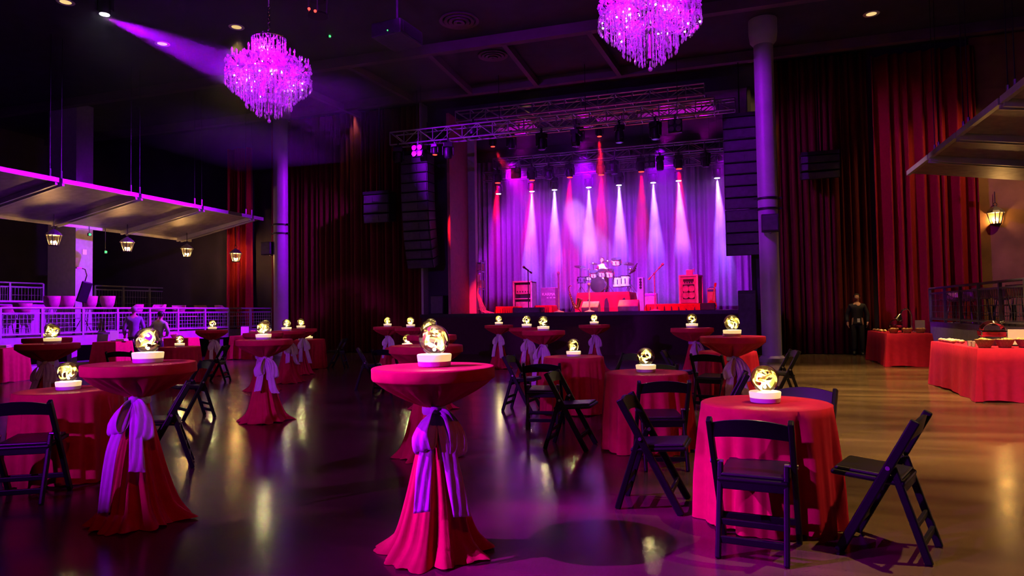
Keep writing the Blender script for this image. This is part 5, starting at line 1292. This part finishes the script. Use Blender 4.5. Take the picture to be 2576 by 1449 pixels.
# ---- downlights
dl = Tpl(); dl.add('trim_ring', MB().lathe([(.12, .0), (.19, -.012), (.2, 0)], 28, cap=False), M['white'], True); dl.add('lamp_face', MB().lathe([(.125, -.004), (.002, -.006)], 24), M['downglow'], True)
def downlight(p, label, e, ang=50, to=None):
    dl.make('downlight', label, 'ceiling light', (p[0], p[1], ZC - .002), 0, 'warm ceiling downlights')
    spot('downlight_lamp', (p[0], p[1], ZC - .03), to or (p[0], p[1], 0), e, WARM, ang, .7, .08)
vis = [((408, 110), 'warm downlight above and left of the left chandelier', 260), ((595, 68), 'warm downlight just left of the left chandelier cable', 260), ((165, 5), 'warm downlight at the top left corner', 260), ((907, 283), 'warm downlight right of the left chandelier over the drape', 80), ((1330, 226), 'warm downlight between the chandeliers above the stage front', 60), ((1888, 152), 'warm downlight just left of the right column', 300), ((2192, 35), 'warm downlight right of the right column', 1500), ((728, 250), 'warm downlight peeking out below the left chandelier', 110)]
for (px, py), lab, e in vis:
    p = gnd(px, py, ZC); p.y = min(p.y, YB - .45); downlight((p.x, p.y), lab, e * 1.0)
for x, y, e, d in ((2.9, 5.6, 4200, 'above the right foreground table'), (3.0, 9.5, 8500, 'above the floor left of the nearer buffet'), (2.4, 14.5, 10500, 'above the gap between the two buffets'), (-16.0, 8.0, 240, 'above the left terrace edge'), (9.0, 18.8, 1100, 'above the right terrace')):
    downlight((x, y), 'warm downlight out of view ' + d, e, 50 if x < 8 else 60, None if x < 8 else (5.4, 21.9, 3.0))
# ---- hall moving lights
def hall_light(p, to, e, col, ang, label, lens=None, blend=.75, size=.06):
    HD_ = HW if lens else HD
    HD_.make('moving_light', label, 'stage light', (p[0], p[1], p[2] + .52), .4, 'hall moving lights')
    spot('moving_light_lamp', (p[0], p[1], p[2] - .04), to, e, col, ang, blend, size)
def added_stand_light(p, to, e, col, ang, label):  # lamp stands added behind the camera to light the tables
    t = thing('added_light_stand', label, 'stage light', (p[0], p[1], 0), 0)
    part('pole', MB().tube([(0, 0, .1), (0, 0, p[2] + .1)], .025, 10), M['darkmetal'], t, True)
    for a in (.5, 2.6, 4.7): part('leg', MB().tube([(0, 0, 1.0), (.6 * math.cos(a), .6 * math.sin(a), 0)], .016, 8), M['darkmetal'], t, True)
    part('lamp_housing', MB().lathe([(.08, -.1), (.12, -.05), (.12, .2), (.09, .25)], 20, (0, 0, p[2] + .25), (Vector(p) - Vector(to)).to_track_quat('Z', 'Y').to_matrix()), M['darkmetal'], t, True)
    d = (Vector(to) - Vector(p)).normalized(); spot('added_stand_lamp', Vector(p) + Vector((0, 0, .25)) + d * .2, to, e, col, ang, .5, .08)
mh = gnd(263, 38, 8.42); hall_light((mh.x, mh.y, mh.z), at_fd(660, 205, 95), 26000, (.36, .0, 1.0), 22, 'lit purple moving light high at the upper left', True)
added_stand_light((-8.0, -3.5, 3.7), (-.9, 4.2, .75), 5500, (.45, .0, 1.0), 19, 'added purple light on a tall tripod stand behind the camera')  # added key from the left for the centre and right tables
hall_light((-8.0, .5, 8.4), (-1.6, 3.75, 1.0), 17000, (.5, .0, 1.0), 12, 'added unseen purple moving light high up left of the camera')  # added fixture out of view, brightens the centre table top
hall_light((-8.7, 20.29, 6.4), (-19.6, 13.2, 1.5), 22000, (.34, .0, 1.0), 62, 'purple moving light on the left end of the front truss aimed at the terrace')
hall_light((-10.5, 20.29, 6.4), (-15.06, 20.19, 4.4), 1500, (.40, .0, 1.0), 70, 'purple moving light aimed at the left column')
added_stand_light((-9.0, -2.5, 3.2), TP['C2'] + Vector((0, 0, .7)), 2600, (.45, .0, 1.0), 9, 'second added purple light on a tripod stand behind the camera')  # added to light the left foreground bow
added_stand_light((-5.5, -4.5, 3.4), (-4.6, 15.0, .7), 3600, (.42, .0, 1.0), 34, 'third added purple light on a tripod stand behind the camera')  # added to turn the bows of the far tables purple
hall_light((-3.2, 1.5, 8.4), (cA.x, cA.y, cA.z + .75), 10500, (.48, .0, 1.0), 12, 'purple moving light aimed at the left chandelier')
hall_light((1.5, 1.0, 8.4), (cB.x, cB.y, cB.z + .75), 10500, (.50, .0, 1.0), 13, 'purple moving light aimed at the right chandelier')
hall_light((-3.0, 8.0, 8.4), (3.3, 12.6, .4), 1900, (.5, .0, 1.0), 15, 'purple moving light aimed at the nearer buffet')
hall_light((-6.0, 11.0, 8.4), (-5.5, 20.5, 7.4), 500, (.45, .0, 1.0), 60, 'purple moving light aimed at the front truss')
hall_light((-4.5, 12.0, 8.4), (.9, 18.9, 5.4), 3600, (.42, .0, 1.0), 36, 'purple moving light aimed at the right column')
hall_light((-4.0, -3.0, 8.4), (-6.0, 12.0, 9.0), 170, (.30, .0, 1.0), 110, 'added unseen blue-violet moving light washing the ceiling')  # added fixture out of view, dim fill for the ceiling
hall_light((2.0, -2.5, 8.4), (-4.5, 9.0, .7), 480, (1.0, .07, .05), 50, 'added unseen red moving light behind the camera over the tables')  # added fixture out of view, red fill on the tablecloths
# ---- projector, hanging frame, vents and indicators
p = gnd(1000, 108, 7.3); t = thing('projector', 'dark ceiling projector with a green indicator light', 'projector', (p.x, p.y, 7.3), R(-6)); dd = mat('projector shell', (.05, .045, .07), .5)
part('body', MB().box((0, 0, .17), (.75, .9, .32)), dd, t, bevel=.03); part('side_vent', MB().box((.378, 0, .17), (.012, .7, .22)), M['grille'], t); part('lens_barrel', MB().lathe([(.1, 0), (.09, .12)], 20, (-.15, .45, .17), Matrix.Rotation(-PI / 2, 3, 'X')), M['black'], t, True)
part('indicator', MB().sphere((.05, -.452, .1), .014, 8, 6), M['greenglow'], t, True); part('mount_pole', MB().tube([(0, 0, .32), (0, 0, ZC - 7.3 - .03)], .03, 10), dd, t, True); part('mount_plate', MB().box((0, 0, .35), (.4, .4, .03)), dd, t)
p = gnd(800, 45, 7.6); t = thing('effect_light', 'hanging cage effect light with two red indicators', 'stage light', (p.x, p.y, 7.6))
for k in range(6): part('cage_bar', MB().tube([(.2 * math.cos(k * PI / 3), .2 * math.sin(k * PI / 3), .05), (.23 * math.cos(k * PI / 3), .23 * math.sin(k * PI / 3), .6)], .012, 6), M['metal'], t, True)
part('body', MB().lathe([(.15, .35), (.2, .6), (.1, .7)], 20), M['darkmetal'], t, True); part('hanger', MB().tube([(0, 0, .7), (0, 0, ZC - 7.6 - .03)], .015, 8), M['darkmetal'], t)
part('floor_ring', MB().lathe([(.21, .03), (.21, .07), (.05, .05)], 20), M['darkmetal'], t, True)
for dx, dy, z in ((-.08, -.2, .12), (.08, -.22, .04)): part('indicator', MB().sphere((dx, dy, z), .03, 8, 6), M['redled'], t, True)
for i, (px, py, r) in enumerate(((1155, 50, .5), (1240, 138, .42))):
    p = gnd(px, py, ZC); t = thing('ceiling_vent', 'round air vent in the ceiling, the %s of two' % ('nearer', 'farther')[i], 'vent', (p.x, p.y, ZC - .003)); 
    for k, q in enumerate((1, .75, .5, .25)): part('louvre_ring', MB().lathe([(r * q, 0), (r * q + .02, -.04 - .02 * k), (r * q - .06, -.03 - .02 * k), (r * q - .08, 0)], 32, cap=False), M['beam'], t, True)
for i, (px, py, X, Y, d) in enumerate(((830, 92, None, 16.5, 'high on the dark ceiling'), (227, 590, -20.3, None, 'under the left canopy by the pillar'), (267, 634, -20.3, None, 'right of the square pillar'))):
    p = onX(px, py, X) if X else gnd(px, py, ZC - .03); t = thing('indicator_box', 'small box with a green indicator light ' + d, 'indicator', p)
    part('case', MB().box((-.03, .0, 0), (.05, .12, .1)), M['darkmetal'], t); part('led', MB().sphere((.01, -.02, 0), .04 if X else .03, 8, 6), M['greenglow'], t, True)
    if X: part('bracket', MB().tube([(-.04, 0, .04), (-.04, 0, 4.47 - p.z)], .01, 6), M['darkmetal'], t)
    else: part('bracket', MB().box((-.03, 0, .03), (.03, .03, .02)), M['darkmetal'], t)
# ------------------------------------------------------------------ haze
def haze(name, label, x0, x1, y0, y1, z0, z1, dens, col, hetero=None, zz=(2.4, 5.2)):
    o = link(name, MB().box(((x0 + x1) / 2, (y0 + y1) / 2, (z0 + z1) / 2), (x1 - x0, y1 - y0, z1 - z0)).mesh(name, None)); tag(o, label, 'haze', None, 'stuff')
    m = bpy.data.materials.new(name); nt, nd, lk = nodes(m); nd.remove(nd['Principled BSDF']); v = nd.new('ShaderNodeVolumeScatter'); v.inputs['Color'].default_value = (*col, 1); v.inputs['Density'].default_value = dens; v.inputs['Anisotropy'].default_value = .25
    if hetero:
        tc = nd.new('ShaderNodeTexCoord'); nz = nd.new('ShaderNodeTexNoise'); nz.inputs['Scale'].default_value = hetero; nz.inputs['Detail'].default_value = 2; lk.new(tc.outputs['Object'], nz.inputs['Vector'])
        mr = nd.new('ShaderNodeMapRange'); mr.inputs['From Min'].default_value = .36; mr.inputs['From Max'].default_value = .66; mr.inputs['To Min'].default_value = dens * .45; mr.inputs['To Max'].default_value = dens * 1.7
        sp_ = nd.new('ShaderNodeSeparateXYZ'); lk.new(tc.outputs['Object'], sp_.inputs[0])
        zr = nd.new('ShaderNodeMapRange'); zr.interpolation_type = 'SMOOTHSTEP'; zr.inputs['From Min'].default_value, zr.inputs['From Max'].default_value = zz; zr.inputs['To Min'].default_value = .12
        lk.new(sp_.outputs['Z'], zr.inputs['Value']); mu = nd.new('ShaderNodeMath'); mu.operation = 'MULTIPLY'
        lk.new(nz.outputs['Fac'], mr.inputs['Value']); lk.new(mr.outputs[0], mu.inputs[0]); lk.new(zr.outputs[0], mu.inputs[1]); lk.new(mu.outputs[0], v.inputs['Density'])
    lk.new(v.outputs[0], nd['Material Output'].inputs['Volume']); o.data.materials.append(m); return o
haze('stage_haze', 'thin smoke haze hanging over the stage in the light beams', OPL + .3, OPR - .02, 22.9, 29.2, 1.5, 8.2, .11, (1, 1, 1), .8)
haze('hall_haze', 'thin smoke haze under the ceiling at the upper left', -14.3, -7.0, 11.2, 17.2, 5.8, 8.62, .06, (1, 1, 1), .45, (5.8, 8.4))
